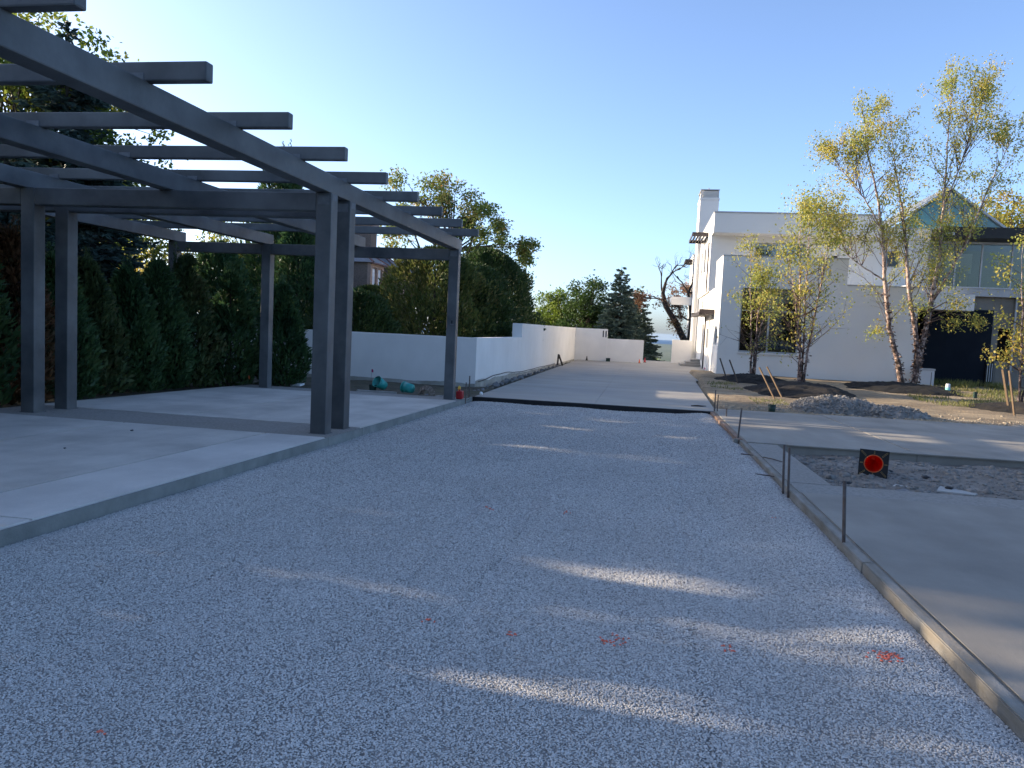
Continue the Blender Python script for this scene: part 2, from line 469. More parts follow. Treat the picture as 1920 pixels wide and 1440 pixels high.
def tubes(name, lines, mat, parent=None, sides=5, smooth=True, rough=0.0, rng=None):
    """lines: list of (points, radii); one mesh of tapered tubes"""
    VV, FF = [], []
    base = 0
    ang = np.linspace(0, 2 * np.pi, sides, endpoint=False)
    for pts, rr in lines:
        pts = np.asarray(pts, float)
        rr = np.asarray(rr, float)
        n = len(pts)
        T = np.gradient(pts, axis=0)
        T = unit(T)
        ref = np.tile(np.array([0.0, 0.0, 1.0]), (n, 1))
        ref[np.abs(T[:, 2]) > 0.9] = (1.0, 0.0, 0.0)
        if np.abs(T[0, 2]) > 0.75:
            ref[:] = (1.0, 0.0, 0.0)
        A = unit(np.cross(T, ref))
        B = np.cross(T, A)
        R = rr[:, None, None] * np.ones((1, sides, 1))
        if rough:
            R = R * (1 + rough * rng.normal(size=(n, sides, 1)))
        V = pts[:, None, :] + R * (A[:, None, :] * np.cos(ang)[None, :, None] + B[:, None, :] * np.sin(ang)[None, :, None])
        VV.append(V.reshape(-1, 3))
        i = np.arange(n - 1)[:, None] * sides
        j = np.arange(sides)[None, :]
        j2 = (j + 1) % sides
        F = np.stack([i + j, i + j2, i + sides + j2, i + sides + j], -1).reshape(-1, 4) + base
        FF.append(F)
        base += n * sides
    me = fast_mesh(name, np.concatenate(VV), np.concatenate(FF))
    if smooth:
        me.polygons.foreach_set('use_smooth', np.ones(len(me.polygons), bool))
    return link(bpy.data.objects.new(name, me), parent, mat)

def curve_pts(a, b, n, wob, rng, sag=0.0):
    a, b = np.asarray(a, float), np.asarray(b, float)
    t = np.linspace(0, 1, n)[:, None]
    L = np.linalg.norm(b - a)
    p = a + (b - a) * t
    w = rng.normal(size=(n, 3)) * wob * L
    w[0] = 0
    w[-1] = 0
    p = p + np.cumsum(w, 0) * np.sin(t * np.pi) * 0.6
    p[:, 2] += sag * L * np.sin(t[:, 0] * np.pi)
    return p

def lathe(name, prof, mat, parent=None, seg=20, mtx=None, smooth=True):
    V, F = [], []
    for k in range(seg):
        a = 2 * math.pi * k / seg
        for r, z in prof:
            v = Vector((r * math.cos(a), r * math.sin(a), z))
            V.append(mtx @ v if mtx else v)
    n = len(prof)
    for k in range(seg):
        k2 = (k + 1) % seg
        for i in range(n - 1):
            F.append((k * n + i, k2 * n + i, k2 * n + i + 1, k * n + i + 1))
    return mesh_obj(name, V, F, mat, parent, smooth)

def copy_tree(o, parent=None):
    c = o.copy()
    COL.objects.link(c)
    c.parent = parent
    for ch in o.children:
        copy_tree(ch, c)
    return c

SLOPE = 0.0174
def gz(y):
    """top of the paving: falls away from the camera as far as the drain, level beyond it"""
    return SLOPE * (10.05 - y) if y < 18.5 else SLOPE * (10.05 - 18.5)
# ------------------------------------------------------------------ terrain to the horizon
def grid_sheet(name, xs, ys, zf, mat):
    X, Y = np.meshgrid(xs, ys)
    Z = np.vectorize(zf)(X, Y)
    V = np.stack([X, Y, Z], -1).reshape(-1, 3)
    nx, ny = len(xs), len(ys)
    i, j = np.meshgrid(np.arange(nx - 1), np.arange(ny - 1))
    b = (j * nx + i).ravel()
    F = np.stack([b, b + 1, b + nx + 1, b + nx], 1)
    me = fast_mesh(name, V, F)
    me.polygons.foreach_set('use_smooth', np.ones(len(me.polygons), bool))
    return link(bpy.data.objects.new(name, me), None, mat)

def ring_sheet(name, radii, nseg, zf, mat, centre=False):
    V, F = [], []
    for r in radii:
        for k in range(nseg):
            a = 2 * math.pi * k / nseg
            x, y = r * math.cos(a), r * math.sin(a)
            V.append((x, y, zf(x, y)))
    for i in range(len(radii) - 1):
        for k in range(nseg):
            k2 = (k + 1) % nseg
            F.append((i * nseg + k, i * nseg + k2, (i + 1) * nseg + k2, (i + 1) * nseg + k))
    if centre:
        V.append((0, 0, zf(0, 0)))
        c = len(V) - 1
        for k in range(nseg):
            F.append((c, k, (k + 1) % nseg))
    return mesh_obj(name, V, F, mat, None, True)

def terrain_z(x, y):
    r = math.hypot(x, y)
    d = max(0.0, y - 54.0, (r - 150) * 0.8)
    drop = 150.0 * (1 - math.exp(-d * d / (2 * 420.0 ** 2))) * 1.0 + min(d * 0.10, 12)
    drop = min(drop, 158)
    hill = 0
    if r > 500:
        hill = 16 * mnoise.noise(Vector((x / 1500, y / 1500, 0))) + 26 * mnoise.noise(Vector((x / 5200, y / 5200, 3)))
        hill *= min(1, (r - 500) / 1500)
    return -0.6 - drop + hill - r * r / 12742000.0

MT['land'] = M('wooded_land', (0.030, 0.050, 0.016), (0.075, 0.095, 0.035), 0.012, 0.95, c3=(0.16, 0.16, 0.11), scale3=0.0022, amt3=0.5)
rad_list = [4, 8, 14, 22, 32, 44, 54, 62, 72, 86, 105, 130, 165, 210, 270, 340, 430, 540, 680, 850, 1100, 1400, 1800, 2300, 3000, 3800, 4800, 6000, 7500, 9200, 11500, 14000, 17500, 22000]
struct(ring_sheet('ground', rad_list, 128, terrain_z, 'land', True), 'wooded country falling away to the lake')
MT['lake'] = M('lake_water', (0.015, 0.06, 0.13), (0.02, 0.07, 0.15), 0.001, 0.6, spec=0.05)
struct(ring_sheet('lake', [13000, 16000, 20000, 26000, 33000, 42000, 52000, 64000], 128, lambda x, y: -158 - (x * x + y * y) / 12742000.0, 'lake'), 'blue lake along the horizon')

# ------------------------------------------------------------------ soil
def nz(x, y, s, k=0.0):
    return mnoise.noise(Vector((x * s, y * s, k)))

def soil_z(x, y):
    t = min(1, max(0, (y - 19.4) / 15.5))
    return -0.175 + 0.16 * t + 0.05 * nz(x, y, 0.5) + 0.022 * nz(x, y, 2.2, 4) + 0.012 * nz(x, y, 6, 7) - (0.04 if y < 19.7 else 0)
struct(grid_sheet('soil', np.arange(1.55, 30, 0.2), np.arange(19.3, 37.8, 0.2), lambda x, y: soil_z(x, y) - (0.3 if x < 1.78 + (y - 19) * 0.02 else 0), 'soil'), 'dry straw-coloured soil in front of the white house')
struct(grid_sheet('hedge_bed', np.arange(-24, -9.6, 0.3), np.arange(-8, 22, 0.3), lambda x, y: gz(y) - 0.05 + 0.05 * nz(x, y, 1.3) + 0.03 * nz(x, y, 4, 2) - 0.02 * (x > -10.2), 'dirt'), 'dark soil under the hedge')
struct(grid_sheet('dirt_patch', np.arange(-9.9, -4.1, 0.12), np.arange(17.86, 21.3, 0.12), lambda x, y: gz(y) - 0.035 + 0.035 * nz(x, y, 1.7) + .02 * (y - 18) + 0.025 * nz(x, y, 5, 2), 'dirt'), 'strip of bare dirt between slab and white wall')

# ------------------------------------------------------------------ concrete paving
def panel(name, x0, x1, y0, y1, th, mat, parent=None, dz=0.0, bev=0.012):
    return prism(name, [(x0, y0), (x1, y0), (x1, y1), (x0, y1)], -th, 0, mat, parent, top=lambda x, y: gz(y) + dz, bev=bev)

J = 0.006
PAD = bpy.data.objects.new('parking_pad', None)
COL.objects.link(PAD)
struct(PAD, 'pale concrete parking pad under the pergola')
for y0, y1 in ((-6.0, -0.6), (-0.6, 4.7), (4.7, 9.75)):
    panel('slab_panel', -9.75, -7.2 - J, y0, y1 - J, 0.35, 'conc_l', PAD)
    panel('slab_panel', -7.2, -5.05 - J, y0, y1 - J, 0.35, 'conc_l', PAD)
    panel('border_panel', -5.05, -4.19, y0, y1 - J, 0.34, 'conc_b', PAD)
panel('aggregate_band', -9.75, -4.18, 9.75, 11.02, 0.36, 'conc_agg', PAD, dz=-0.004)
panel('slab_panel', -9.78, -7.1 - J, 11.02 + J, 17.0, 0.35, 'conc_l', PAD)
panel('slab_panel', -7.1, -4.19, 11.02 + J, 17.0, 0.35, 'conc_l', PAD)
panel('aggregate_band', -9.8, -4.185, 17.0 + J, 17.92, 0.36, 'conc_agg', PAD, dz=-0.004)
# formed, greenish edge facing the gravel, with a chipped foot
for y0, y1 in ((-6, 9.745), (9.76, 11.015), (11.03, 18.5)):
    o = panel('slab_edge', -4.175, -4.155, y0, y1, 0.30, 'conc_edge', PAD, dz=-0.007, bev=0.004)

APR = bpy.data.objects.new('new_walkway', None)
COL.objects.link(APR)
struct(APR, 'freshly broomed grey concrete paving beside the gravel')
panel('slab_panel', 1.665, 5.6, -4.0, 8.36, 0.30, 'conc_r', APR)
panel('slab_panel', 5.606, 14.0, -4.0, 8.36, 0.30, 'conc_r', APR)
panel('rough_band', 1.66, 14.0, 8.366, 9.02, 0.34, 'conc_agg', APR, dz=-0.012)
panel('rough_band', 1.66, 2.14, 9.026, 12.66, 0.34, 'conc_agg', APR, dz=-0.012)
panel('slab_panel', 1.655, 4.2, 12.68, 19.35, 0.30, 'conc_r', APR)
panel('slab_panel', 4.206, 8.6, 12.68, 19.55, 0.30, 'conc_r', APR)
panel('slab_panel', 8.606, 16.0, 12.68, 19.9, 0.30, 'conc_r', APR)
panel('smooth_border', 2.3, 16.0, 12.64, 13.0, 0.02, 'conc_r', APR, dz=0.003, bev=0.002)

FAR = bpy.data.objects.new('concrete_drive', None)
COL.objects.link(FAR)
struct(FAR, 'long pale concrete drive towards the lake view')
def dl(y):
    return -4.12 + (y - 18.6) * 0.004
def dr(y):
    return 1.70 + (y - 18.6) * 0.020
yy = [18.62, 24.5, 30.4, 36.3, 42.2]
for a, b in zip(yy[:-1], yy[1:]):
    xm = -1.15
    prism('drive_panel', [(dl(a), a), (xm - J, a), (xm - J, b - J), (dl(b), b - J)], -0.3, -0.147, 'conc_far', FAR)
    rb = dr(b) if b < 36 else 3.05
    ra = dr(a) if a < 36 else 3.05
    prism('drive_panel', [(xm, a), (ra, a), (rb, b - J), (xm, b - J)], -0.3, -0.147, 'conc_far', FAR)
prism('drive_panel', [(-4.1, 42.2), (3.05, 42.2), (3.05, 51.5), (-4.0, 51.5)], -0.3, -0.147, 'conc_far', FAR)
prism('drive_panel', [(dr(34.3) + .004, 34.3), (3.09, 34.6), (3.09, 36.29), (dr(36.3) + .004, 36.29)], -0.3, -0.150, 'conc_far', FAR)
tag(box('drain_edging', -4.15, 1.70, 18.50, 18.612, -0.40, -0.150, 'drain', None, 0.006), 'black rubbery drain edging across the end of the gravel', 'drain')

# ------------------------------------------------------------------ the open pit in the new walkway
def pit_z(x, y):
    return gz(y) - 0.13 + 0.05 * nz(x, y, 0.9) + 0.035 * nz(x, y, 2.6, 3) + 0.018 * nz(x, y, 7, 5)
struct(grid_sheet('pit_floor', np.arange(2.0, 14.1, 0.07), np.arange(8.9, 12.75, 0.07), pit_z, 'pit'), 'rubbly earth in the unfinished bay')

# ------------------------------------------------------------------ gravel drive
def gravel_z(x, y):
    z = gz(y) - 0.105 + 0.014 * nz(x, y, 0.8) + 0.006 * nz(x, y * 0.3, 2.2, 5)
    z += 0.012 * math.sin(x * 3.1 + 0.4 * nz(x, y, 0.4, 9)) * (0.5 + 0.5 * nz(x, y, 0.35, 2))
    for xr in (-3.05, -2.6, -1.35, -.95, .35):          # faint wheel ruts
        q = (x - xr - 0.25 * nz(0, y, 0.16, xr)) / 0.045
        z += 0.010 * (q * q - 1) * math.exp(-q * q * .5) * (0.55 + 0.6 * nz(xr, y, 0.5, 4))
    if x < -3.9:
        z -= 0.02 * (x + 3.9) / -0.3
    if x > 0.7:
        t = min(1, (x - 0.7) / 0.7)
        z += 0.068 * t * t * (3 - 2 * t) - (0.02 * (x - 1.46) / 0.08 if x > 1.46 else 0)
    return z
struct(grid_sheet('gravel_drive', np.arange(-4.17, 1.69, 0.06), np.arange(-4, 18.52, 0.08), lambda x, y: gravel_z(x, y) - 0.0016, 'gravel_bed'), 'bed of crushed grey stone between slab and form boards')

def gravel_stones():
    xs = np.linspace(-4.15, 1.565, 64)
    ys = np.concatenate([np.linspace(1.6, 8, 60), np.linspace(8.2, 18.45, 60)])
    X, Y = np.meshgrid(xs, ys)
    Z = np.vectorize(gravel_z)(X, Y)
    nx, ny = len(xs), len(ys)
    i, j = np.meshgrid(np.arange(nx - 1), np.arange(ny - 1))
    b = (j * nx + i).ravel()
    me = fast_mesh('gravel_stones', np.stack([X, Y, Z], -1).reshape(-1, 3), np.stack([b, b + 1, b + nx + 1, b + nx], 1))
    at = me.attributes.new('dens', 'FLOAT', 'POINT')
    Yf = Y.ravel()
    d = np.interp(Yf, [1.6, 5, 8, 12, 18.5], [1.0, .75, .40, .16, .09])
    at.data.foreach_set('value', d.astype(np.float32))
    sz = me.attributes.new('siz', 'FLOAT', 'POINT')
    sz.data.foreach_set('value', np.interp(Yf, [1.6, 6, 18], [0.0062, 0.0073, 0.0108]).astype(np.float32))
    o = link(bpy.data.objects.new('gravel_stones', me))
    tag(o, 'loose crushed grey stones covering the gravel drive', 'gravel', None, 'stuff')
    ng = bpy.data.node_groups.new('stone_scatter', 'GeometryNodeTree')
    ng.interface.new_socket('Geometry', in_out='INPUT', socket_type='NodeSocketGeometry')
    ng.interface.new_socket('Geometry', in_out='OUTPUT', socket_type='NodeSocketGeometry')
    n = ng.nodes
    l = ng.links
    gi, go = n.new('NodeGroupInput'), n.new('NodeGroupOutput')
    dp = n.new('GeometryNodeDistributePointsOnFaces')
    na = n.new('GeometryNodeInputNamedAttribute')
    na.data_type = 'FLOAT'
    na.inputs['Name'].default_value = 'dens'
    l.new(gi.outputs[0], dp.inputs['Mesh'])
    dp.distribute_method = 'POISSON'
    dp.inputs['Distance Min'].default_value = 0.0062
    dp.inputs['Density Max'].default_value = 20000
    l.new(na.outputs['Attribute'], dp.inputs['Density Factor'])
    ic = n.new('GeometryNodeMeshIcoSphere')
    ic.inputs['Radius'].default_value = 1.0
    ic.inputs['Subdivisions'].default_value = 1
    sm = n.new('GeometryNodeSetMaterial')
    sm.inputs['Material'].default_value = MT['stone_g']
    l.new(ic.outputs[0], sm.inputs['Geometry'])
    ip = n.new('GeometryNodeInstanceOnPoints')
    l.new(dp.outputs['Points'], ip.inputs['Points'])
    l.new(sm.outputs[0], ip.inputs['Instance'])
    rr = n.new('FunctionNodeRandomValue')
    rr.data_type = 'FLOAT_VECTOR'
    rr.inputs[0].default_value = (-0.38, -0.38, 0)
    rr.inputs[1].default_value = (0.38, 0.38, 6.28)
    l.new(rr.outputs[0], ip.inputs['Rotation'])
    rs = n.new('FunctionNodeRandomValue')
    rs.data_type = 'FLOAT_VECTOR'
    rs.inputs[0].default_value = (0.7, 0.5, 0.25)
    rs.inputs[1].default_value = (1.4, 1.0, 0.62)
    rs.inputs['Seed'].default_value = 5
    nb = n.new('GeometryNodeInputNamedAttribute')
    nb.data_type = 'FLOAT'
    nb.inputs['Name'].default_value = 'siz'
    vm = n.new('ShaderNodeVectorMath')
    vm.operation = 'SCALE'
    l.new(rs.outputs[0], vm.inputs[0])
    l.new(nb.outputs['Attribute'], vm.inputs['Scale'])
    l.new(vm.outputs[0], ip.inputs['Scale'])
    l.new(ip.outputs[0], go.inputs[0])
    md = o.modifiers.new('scatter', 'NODES')
    md.node_group = ng

def stone_mat():
    m, nt, ns, lk, p = nodes_of('crushed_grey_stone')
    oi = ns.new('ShaderNodeObjectInfo')
    geo = ns.new('ShaderNodeNewGeometry')
    n = ns.new('ShaderNodeTexNoise')
    n.inputs['Scale'].default_value = 0.9
    n.inputs['Detail'].default_value = 4
    lk.new(geo.outputs['Position'], n.inputs['Vector'])
    ma = ns.new('ShaderNodeMath')
    ma.operation = 'MULTIPLY_ADD'
    ma.inputs[1].default_value = 0.6
    ma.inputs[2].default_value = -0.3
    lk.new(n.outputs['Fac'], ma.inputs[0])
    mb = ns.new('ShaderNodeMath')
    mb.operation = 'ADD'
    lk.new(oi.outputs['Random'], mb.inputs[0])
    lk.new(ma.outputs[0], mb.inputs[1])
    r = ramp(ns, [(0.0, (0.40, 0.385, 0.36)), (0.35, (0.50, 0.485, 0.455)), (0.75, (0.57, 0.55, 0.515)), (1.0, (0.68, 0.66, 0.62))])
    lk.new(mb.outputs[0], r.inputs[0])
    lk.new(r.outputs[0], p.inputs['Base Color'])
    p.inputs['Roughness'].default_value = 0.85
    return m
MT['stone_g'] = stone_mat()
gravel_stones()

def stone_shape(r, rng, sub=1, flat=0.6):
    bm = bmesh.new()
    bmesh.ops.create_icosphere(bm, subdivisions=sub, radius=1.0)
    s = (rng.uniform(.75, 1.3), rng.uniform(.6, 1.0), rng.uniform(flat * .7, flat * 1.2))
    k = rng.uniform(0, 50)
    for v in bm.verts:
        v.co *= 1 + 0.35 * mnoise.noise(v.co * 1.3 + Vector((k, 0, 0)))
        v.co = Vector((v.co.x * s[0], v.co.y * s[1], v.co.z * s[2])) * r
    return bm

def stones_mesh(name, P, R, mat, parent, rng, flat=0.6):
    """many small angular stones joined in one mesh"""
    ico = bmesh.new()
    bmesh.ops.create_icosphere(ico, subdivisions=1, radius=1.0)
    V0 = np.array([v.co[:] for v in ico.verts])
    F0 = np.array([[v.index for v in f.verts] for f in ico.faces])
    ico.free()
    P = np.asarray(P, float)
    n = len(P)
    V = V0[None] * (1 + 0.22 * rng.normal(size=(n, len(V0), 1)))
    V = V * rng.uniform([.7, .6, flat * .7], [1.3, 1.0, flat * 1.2], size=(n, 3))[:, None, :]
    a = rng.uniform(0, 6.28, n)
    c, s = np.cos(a)[:, None], np.sin(a)[:, None]
    V = np.stack([V[..., 0] * c - V[..., 1] * s, V[..., 0] * s + V[..., 1] * c, V[..., 2]], -1)
    V = V * np.asarray(R)[:, None, None] + P[:, None, :]
    F = F0[None] + (np.arange(n) * len(V0))[:, None, None]
    me = fast_mesh(name, V.reshape(-1, 3), F.reshape(-1, 3))
    return link(bpy.data.objects.new(name, me), parent, mat)

rng = np.random.default_rng(3)
MT['crumb'] = M('soil_crumb', (0.26, 0.21, 0.15), (0.42, 0.35, 0.25), 9, 0.95)
# loose stones in the pit
P = np.stack([rng.uniform(2.2, 9, 4200), rng.uniform(9.1, 12.6, 4200)], 1)
P = np.array([(x, y, pit_z(x, y) + 0.003) for x, y in P])
tag(stones_mesh('pit_stones', P, rng.gamma(1.7, 0.0095, len(P)) + 0.005, 'stone_l', None, rng), 'loose stones and grit strewn over the open pit', 'stones', None, 'stuff')
# sandy crumbs along the edge of the soil
P = np.stack([rng.uniform(2.0, 16, 1500), 19.55 + rng.gamma(1.5, 0.35, 1500)], 1)
P = np.array([(x, y, soil_z(x, y) + 0.005) for x, y in P])
tag(stones_mesh('soil_crumbs', P, rng.gamma(2.0, 0.008, len(P)) + 0.006, 'crumb', None, rng), 'pale crumbs of stone along the edge of the soil', 'stones', None, 'stuff')
# debris on the dirt strip by the white wall
P = np.stack([rng.uniform(-9.7, -4.3, 260), rng.uniform(18.0, 21.0, 260)], 1)
P = np.array([(x, y, gz(y) - 0.04) for x, y in P])
tag(stones_mesh('dirt_debris', P, rng.gamma(2.0, 0.008, len(P)) + 0.006, 'stone', None, rng), 'small debris on the dirt before the white wall', 'stones', None, 'stuff')

# orange-red spray marks: painted stones lying on the gravel
marks = [((-1.29, 6.74), 0.07, 14, 'small red paint mark on the gravel, the left one of the far pair'),
         ((-0.62, 6.88), 0.06, 12, 'small red paint mark on the gravel, the right one of the far pair'),
         ((-0.08, 3.97), 0.085, 40, 'orange-red spray mark on the gravel between the two sunlit streaks'),
         ((0.50, 3.98), 0.055, 16, 'faint orange-red spray mark on the gravel, second from the form boards'),
         ((1.27, 3.99), 0.075, 75, 'bright orange-red spray mark on the gravel nearest the form boards'),
         ((-0.61, 3.92), 0.05, 16, 'faint red spray mark on the gravel above the nearest sunlit streak'),
         ((-1.08, 3.93), 0.03, 6, 'tiny red paint spot on the gravel, leftmost in its row'),
         ((1.23, 7.14), 0.04, 8, 'tiny red paint spot on the gravel beside the pair of stakes'),
         ((-1.90, 2.46), 0.02, 5, 'single red speck on the gravel at the lower left')]
for (x, y), r, n, lab in marks:
    n = max(4, int(n * .6))
    q = np.stack([x + rng.normal(0, r * .5, n), y + rng.normal(0, r * 0.5, n)], 1)
    q = np.array([(a, b, gravel_z(a, b) + 0.0038) for a, b in q])
    tag(stones_mesh('paint_mark', q, rng.uniform(0.006, 0.0095, n), 'paint_red', None, rng), lab, 'paint mark', 'spray paint marks on the gravel', 'stuff')

# ------------------------------------------------------------------ white boundary wall
BW = thing('boundary_wall', 'low white rendered wall stepping along the left of the drive', 'wall', (-4.7, 21, -0.15))
def on(o, parent):
    """parent keeping world coordinates of the mesh"""
    o.parent = parent
    o.matrix_parent_inverse = Matrix.Translation(-Vector(parent.location))
    return o
T = 0.26
def bw(name, poly, z0, z1, mat, bev=0.01):
    return on(prism(name, poly, z0, z1, mat, None, None, bev), BW)
bw('wall_section', [(-16.5, 21.05), (-4.67, 21.05), (-4.67, 21.05 + T), (-16.5, 21.05 + T)], -0.5, 1.26, 'fence_white')
bw('wall_section', [(-4.67 - T, 21.05 + T + .002), (-4.672, 21.05 + T + .002), (-4.53, 28.0), (-4.53 - T, 28.0)], -0.5, 1.257, 'fence_white')
bw('wall_section', [(-4.53 - T - .10, 28.003), (-4.528, 28.003), (-4.24, 46.3), (-4.24 - T, 46.3)], -0.5, 1.76, 'fence_white')
def bwall(name, x0, x1, z0, z1, op=()):
    return on(wall(name, 'x', x0, x1, z0, z1, 46.303, 46.56, list(op), 'fence_white'), BW)
bwall('wall_section', -4.24 - T, -2.33, -0.5, 1.757, [(-2.62, -2.54, 1.27, 1.66), (-2.46, -2.38, 1.27, 1.66)])
for x in (-2.62, -2.46):
    on(box('slot_back', x - .02, x + .1, 46.42, 46.44, 1.25, 1.68, 'stone'), BW)
bwall('wall_section', -2.327, -0.17, -0.5, 1.20)
# unpainted, stained foot of the wall with a wavy upper edge
def foot(pts, hfun, off, name='wall_foot'):
    V, F = [], []
    for (x, y, s) in pts:
        h = hfun(s)
        V += [(x + off[0], y + off[1], -0.45), (x + off[0], y + off[1], h)]
    for i in range(len(pts) - 1):
        a = 2 * i
        F.append((a, a + 2, a + 3, a + 1))
    on(mesh_obj(name, V, F, 'base_conc'), BW)
foot([(-16 + s, 21.05, s) for s in np.linspace(0, 11.33, 90)], lambda s: -0.02 + 0.05 * nz(s, 0, 1.1) + 0.02 * nz(s, 3, 5), (0, -0.006))
foot([(-4.67 + (y - 21.05) * 0.0201, y, y) for y in np.linspace(21.05, 28, 60)], lambda s: 0.06 + 0.07 * nz(s, 9, .9) + 0.02 * nz(s, 3, 4) - 0.012 * (s - 21), (0.007, 0))
foot([(-4.53 + (y - 28) * 0.01585, y, y) for y in np.linspace(28.01, 46.2, 100)], lambda s: -0.06 + 0.03 * nz(s, 9, .9) - 0.003 * (s - 28), (0.007, 0))
# ------------------------------------------------------------------ pergola
PG = thing('pergola', 'dark blue-grey steel pergola over the concrete pad', 'pergola', (-4.44, 10.1, 0))
def pg(name, *a, mat='steel', bev=0.012):
    return on(box(name, *a, mat, None, bev), PG)
ZB, ZT, ZJ = 3.31, 3.56, 3.725
XB = (-4.57, -6.93, -9.27, -11.60)          # left faces of the long beams
BW_ = 0.215
for x in XB:
    pg('beam', x, x + BW_, -4.5 if x > -11 else 9.9, 17.62, ZB + .001, ZT)
rows = [(3.35, 0.22), (4.05, 0.22), (10.03, 0.22), (10.70, 0.22), (17.21, 0.22)]
for y, w in rows:
    # cross beam carrying the long beams, its top flush with the post tops
    for xa, xb in ((XB[3] + 0.222, XB[2] - 0.004 + 0.12), (XB[2] + 0.345, XB[0] + 0.018))[0 if y > 9 else 1:]:
        pg('cross_beam', xa, xb, y + 0.004, y + w - 0.004, ZB - 0.245, ZB - 0.002)
    for x in (XB[0] + 0.02, XB[2] + 0.12, XB[3] + 0.0)[:3 if y > 9 else 2]:
        pg('post', x, x + 0.222, y, y + w, gz(y) - 0.05, ZB - 0.0)
        on(box('base_plate', x - 0.012, x + 0.234, y - 0.012, y + w + 0.012, gz(y) - 0.02, gz(y) + 0.002, 'steel'), PG)
k = 0
y = 6.13 - 1.52 * 6
while y < 17.3:
    pg('joist', -12.6 if y > 9.5 else -9.75, -3.80, y, y + 0.11, ZT + .002, ZJ, bev=0.014)
    if y > 4:
        for x in XB[:3]:
            on(box('weld_plate', x + .03, x + BW_ - .03, y - 0.006, y, ZT + 0.012, ZT + 0.07, 'weld'), PG)
    y += 1.52
# primer-patched welds where posts meet beams, and a lock hole in the front far post
for y, w in rows[2:]:
    on(box('weld_plate', XB[0] + 0.245, XB[0] + 0.2475, y + .03, y + w - .03, ZB - 0.10, ZB - 0.02, 'weld'), PG)
    on(box('weld_plate', XB[0] + 0.05, XB[0] + 0.21, y - .0025, y, ZB - 0.16, ZB - 0.04, 'weld'), PG)
on(box('bolt_hole', XB[0] + 0.13, XB[0] + 0.165, 17.207, 17.212, 1.62, 1.69, 'black'), PG)
on(box('bolt_plate', XB[0] + 0.11, XB[0] + 0.20, 17.2075, 17.2115, 1.595, 1.615, 'weld'), PG)

# ------------------------------------------------------------------ form boards and stakes along the gravel
def board(name, x0, x1, y0, y1, zt, th, mat, label, cat, group=None, skew=0.0):
    o = prism(name, [(x0, y0), (x1, y0), (x1 + skew, y1), (x0 + skew, y1)], -th, 0, mat, None, top=lambda x, y: gz(y) + zt, bev=0.006)
    return tag(o, label, cat, group)
FG = 'form boards along the gravel'
board('form_board', 1.572, 1.650, -3.0, 5.62, 0.006, 0.13, 'form', 'cement-stained wooden form board nearest the camera', 'board', FG)
board('form_board', 1.568, 1.65, 5.635, 8.38, 0.004, 0.13, 'form', 'cement-stained wooden form board between the single stake and the stake pair', 'board', FG)
board('form_board', 1.58, 1.645, 8.40, 12.95, -0.006, 0.14, 'form', 'whitish narrow form board beside the open pit', 'board', FG)
board('form_board', 1.56, 1.64, 12.98, 18.47, 0.0, 0.15, 'form_red', 'reddish form board leading up to the drain edging', 'board', FG)
board('lath', 1.475, 1.490, 2.2, 6.9, -0.052, 0.05, 'lath', 'thin pale lath half buried in the gravel beside the nearest form board', 'lath', None, -0.012)
board('lath', 1.42, 1.435, 1.0, 2.15, -0.052, 0.05, 'lath', 'short pale lath end in the gravel at the bottom right corner', 'lath', None)
board('wood_block', 1.49, 1.556, 12.88, 12.98, 0.01, 0.16, 'form', 'square cut wood block at the end of the reddish form board', 'wood block')

def rod(name, x, y, z0, z1, r, label, lean=(0, 0), mat='rust', group=None, cat='stake'):
    t = tubes(name, [(np.array([(x, y, z0), (x + lean[0] * .3, y + lean[1] * .3, z0 + (z1 - z0) * .3), (x + lean[0], y + lean[1], z1), (x + lean[0], y + lean[1], z1 + .001)]), np.array([r, r * 1.03, r, r * .2]))], mat, None, 8)
    return tag(t, label, cat, group)
RG = 'steel form stakes'
rod('form_stake', 1.60, 6.20, -0.2, 0.545, 0.0135, 'single mottled steel stake standing against the form board in the foreground', (-0.045, 0), group=RG)
rod('form_stake', 1.535, 8.52, -0.25, 0.49, 0.0125, 'darker left stake of the crossed pair by the pit corner', (-0.03, 0), group=RG)
rod('form_stake', 1.56, 8.36, -0.25, 0.485, 0.0125, 'paler right stake of the crossed pair by the pit corner', (-0.025, .02), group=RG)
rod('form_stake', 1.575, 13.20, -0.3, 0.44, 0.0145, 'tall dark steel stake at the end of the reddish board', (0.04, 0), group=RG)
rod('form_stake', 1.80, 17.29, -0.3, 0.06, 0.0145, 'short stub of steel stake on the far slab', group=RG)
rod('form_stake', 1.665, 18.66, -0.3, 0.35, 0.014, 'taller of two thin stakes at the end of the drain edging', group=RG)
rod('form_stake', 1.715, 18.50, -0.3, 0.26, 0.012, 'shorter of two thin stakes at the end of the drain edging', group=RG)
rod('form_stake', -4.15, 17.75, -0.3, 0.25, 0.014, 'shorter thin stake beside the red can', group=RG)
rod('form_stake', -4.20, 18.32, -0.3, 0.37, 0.016, 'taller thin stake in the corner before the white wall', group=RG)
def pin(x0, y0, x1, y1, z, lab):
    tag(tubes('steel_pin', [(np.array([(x0, y0, z), ((x0 + x1) / 2, (y0 + y1) / 2, z + .006), (x1, y1, z)]), np.array([.008, .008, .006]))], 'rust', None, 6), lab, 'pin', 'steel pins')
pin(1.42, 11.35, 1.70, 11.2, gz(11.3) - 0.03, 'far steel pin sticking out under the whitish form board')
pin(1.38, 9.55, 1.66, 9.40, gz(9.5) - 0.03, 'near steel pin sticking out under the whitish form board')
pin(1.66, 10.9, 1.86, 10.6, gz(10.8) + 0.004, 'steel pin lying on the rough band beside the pit')

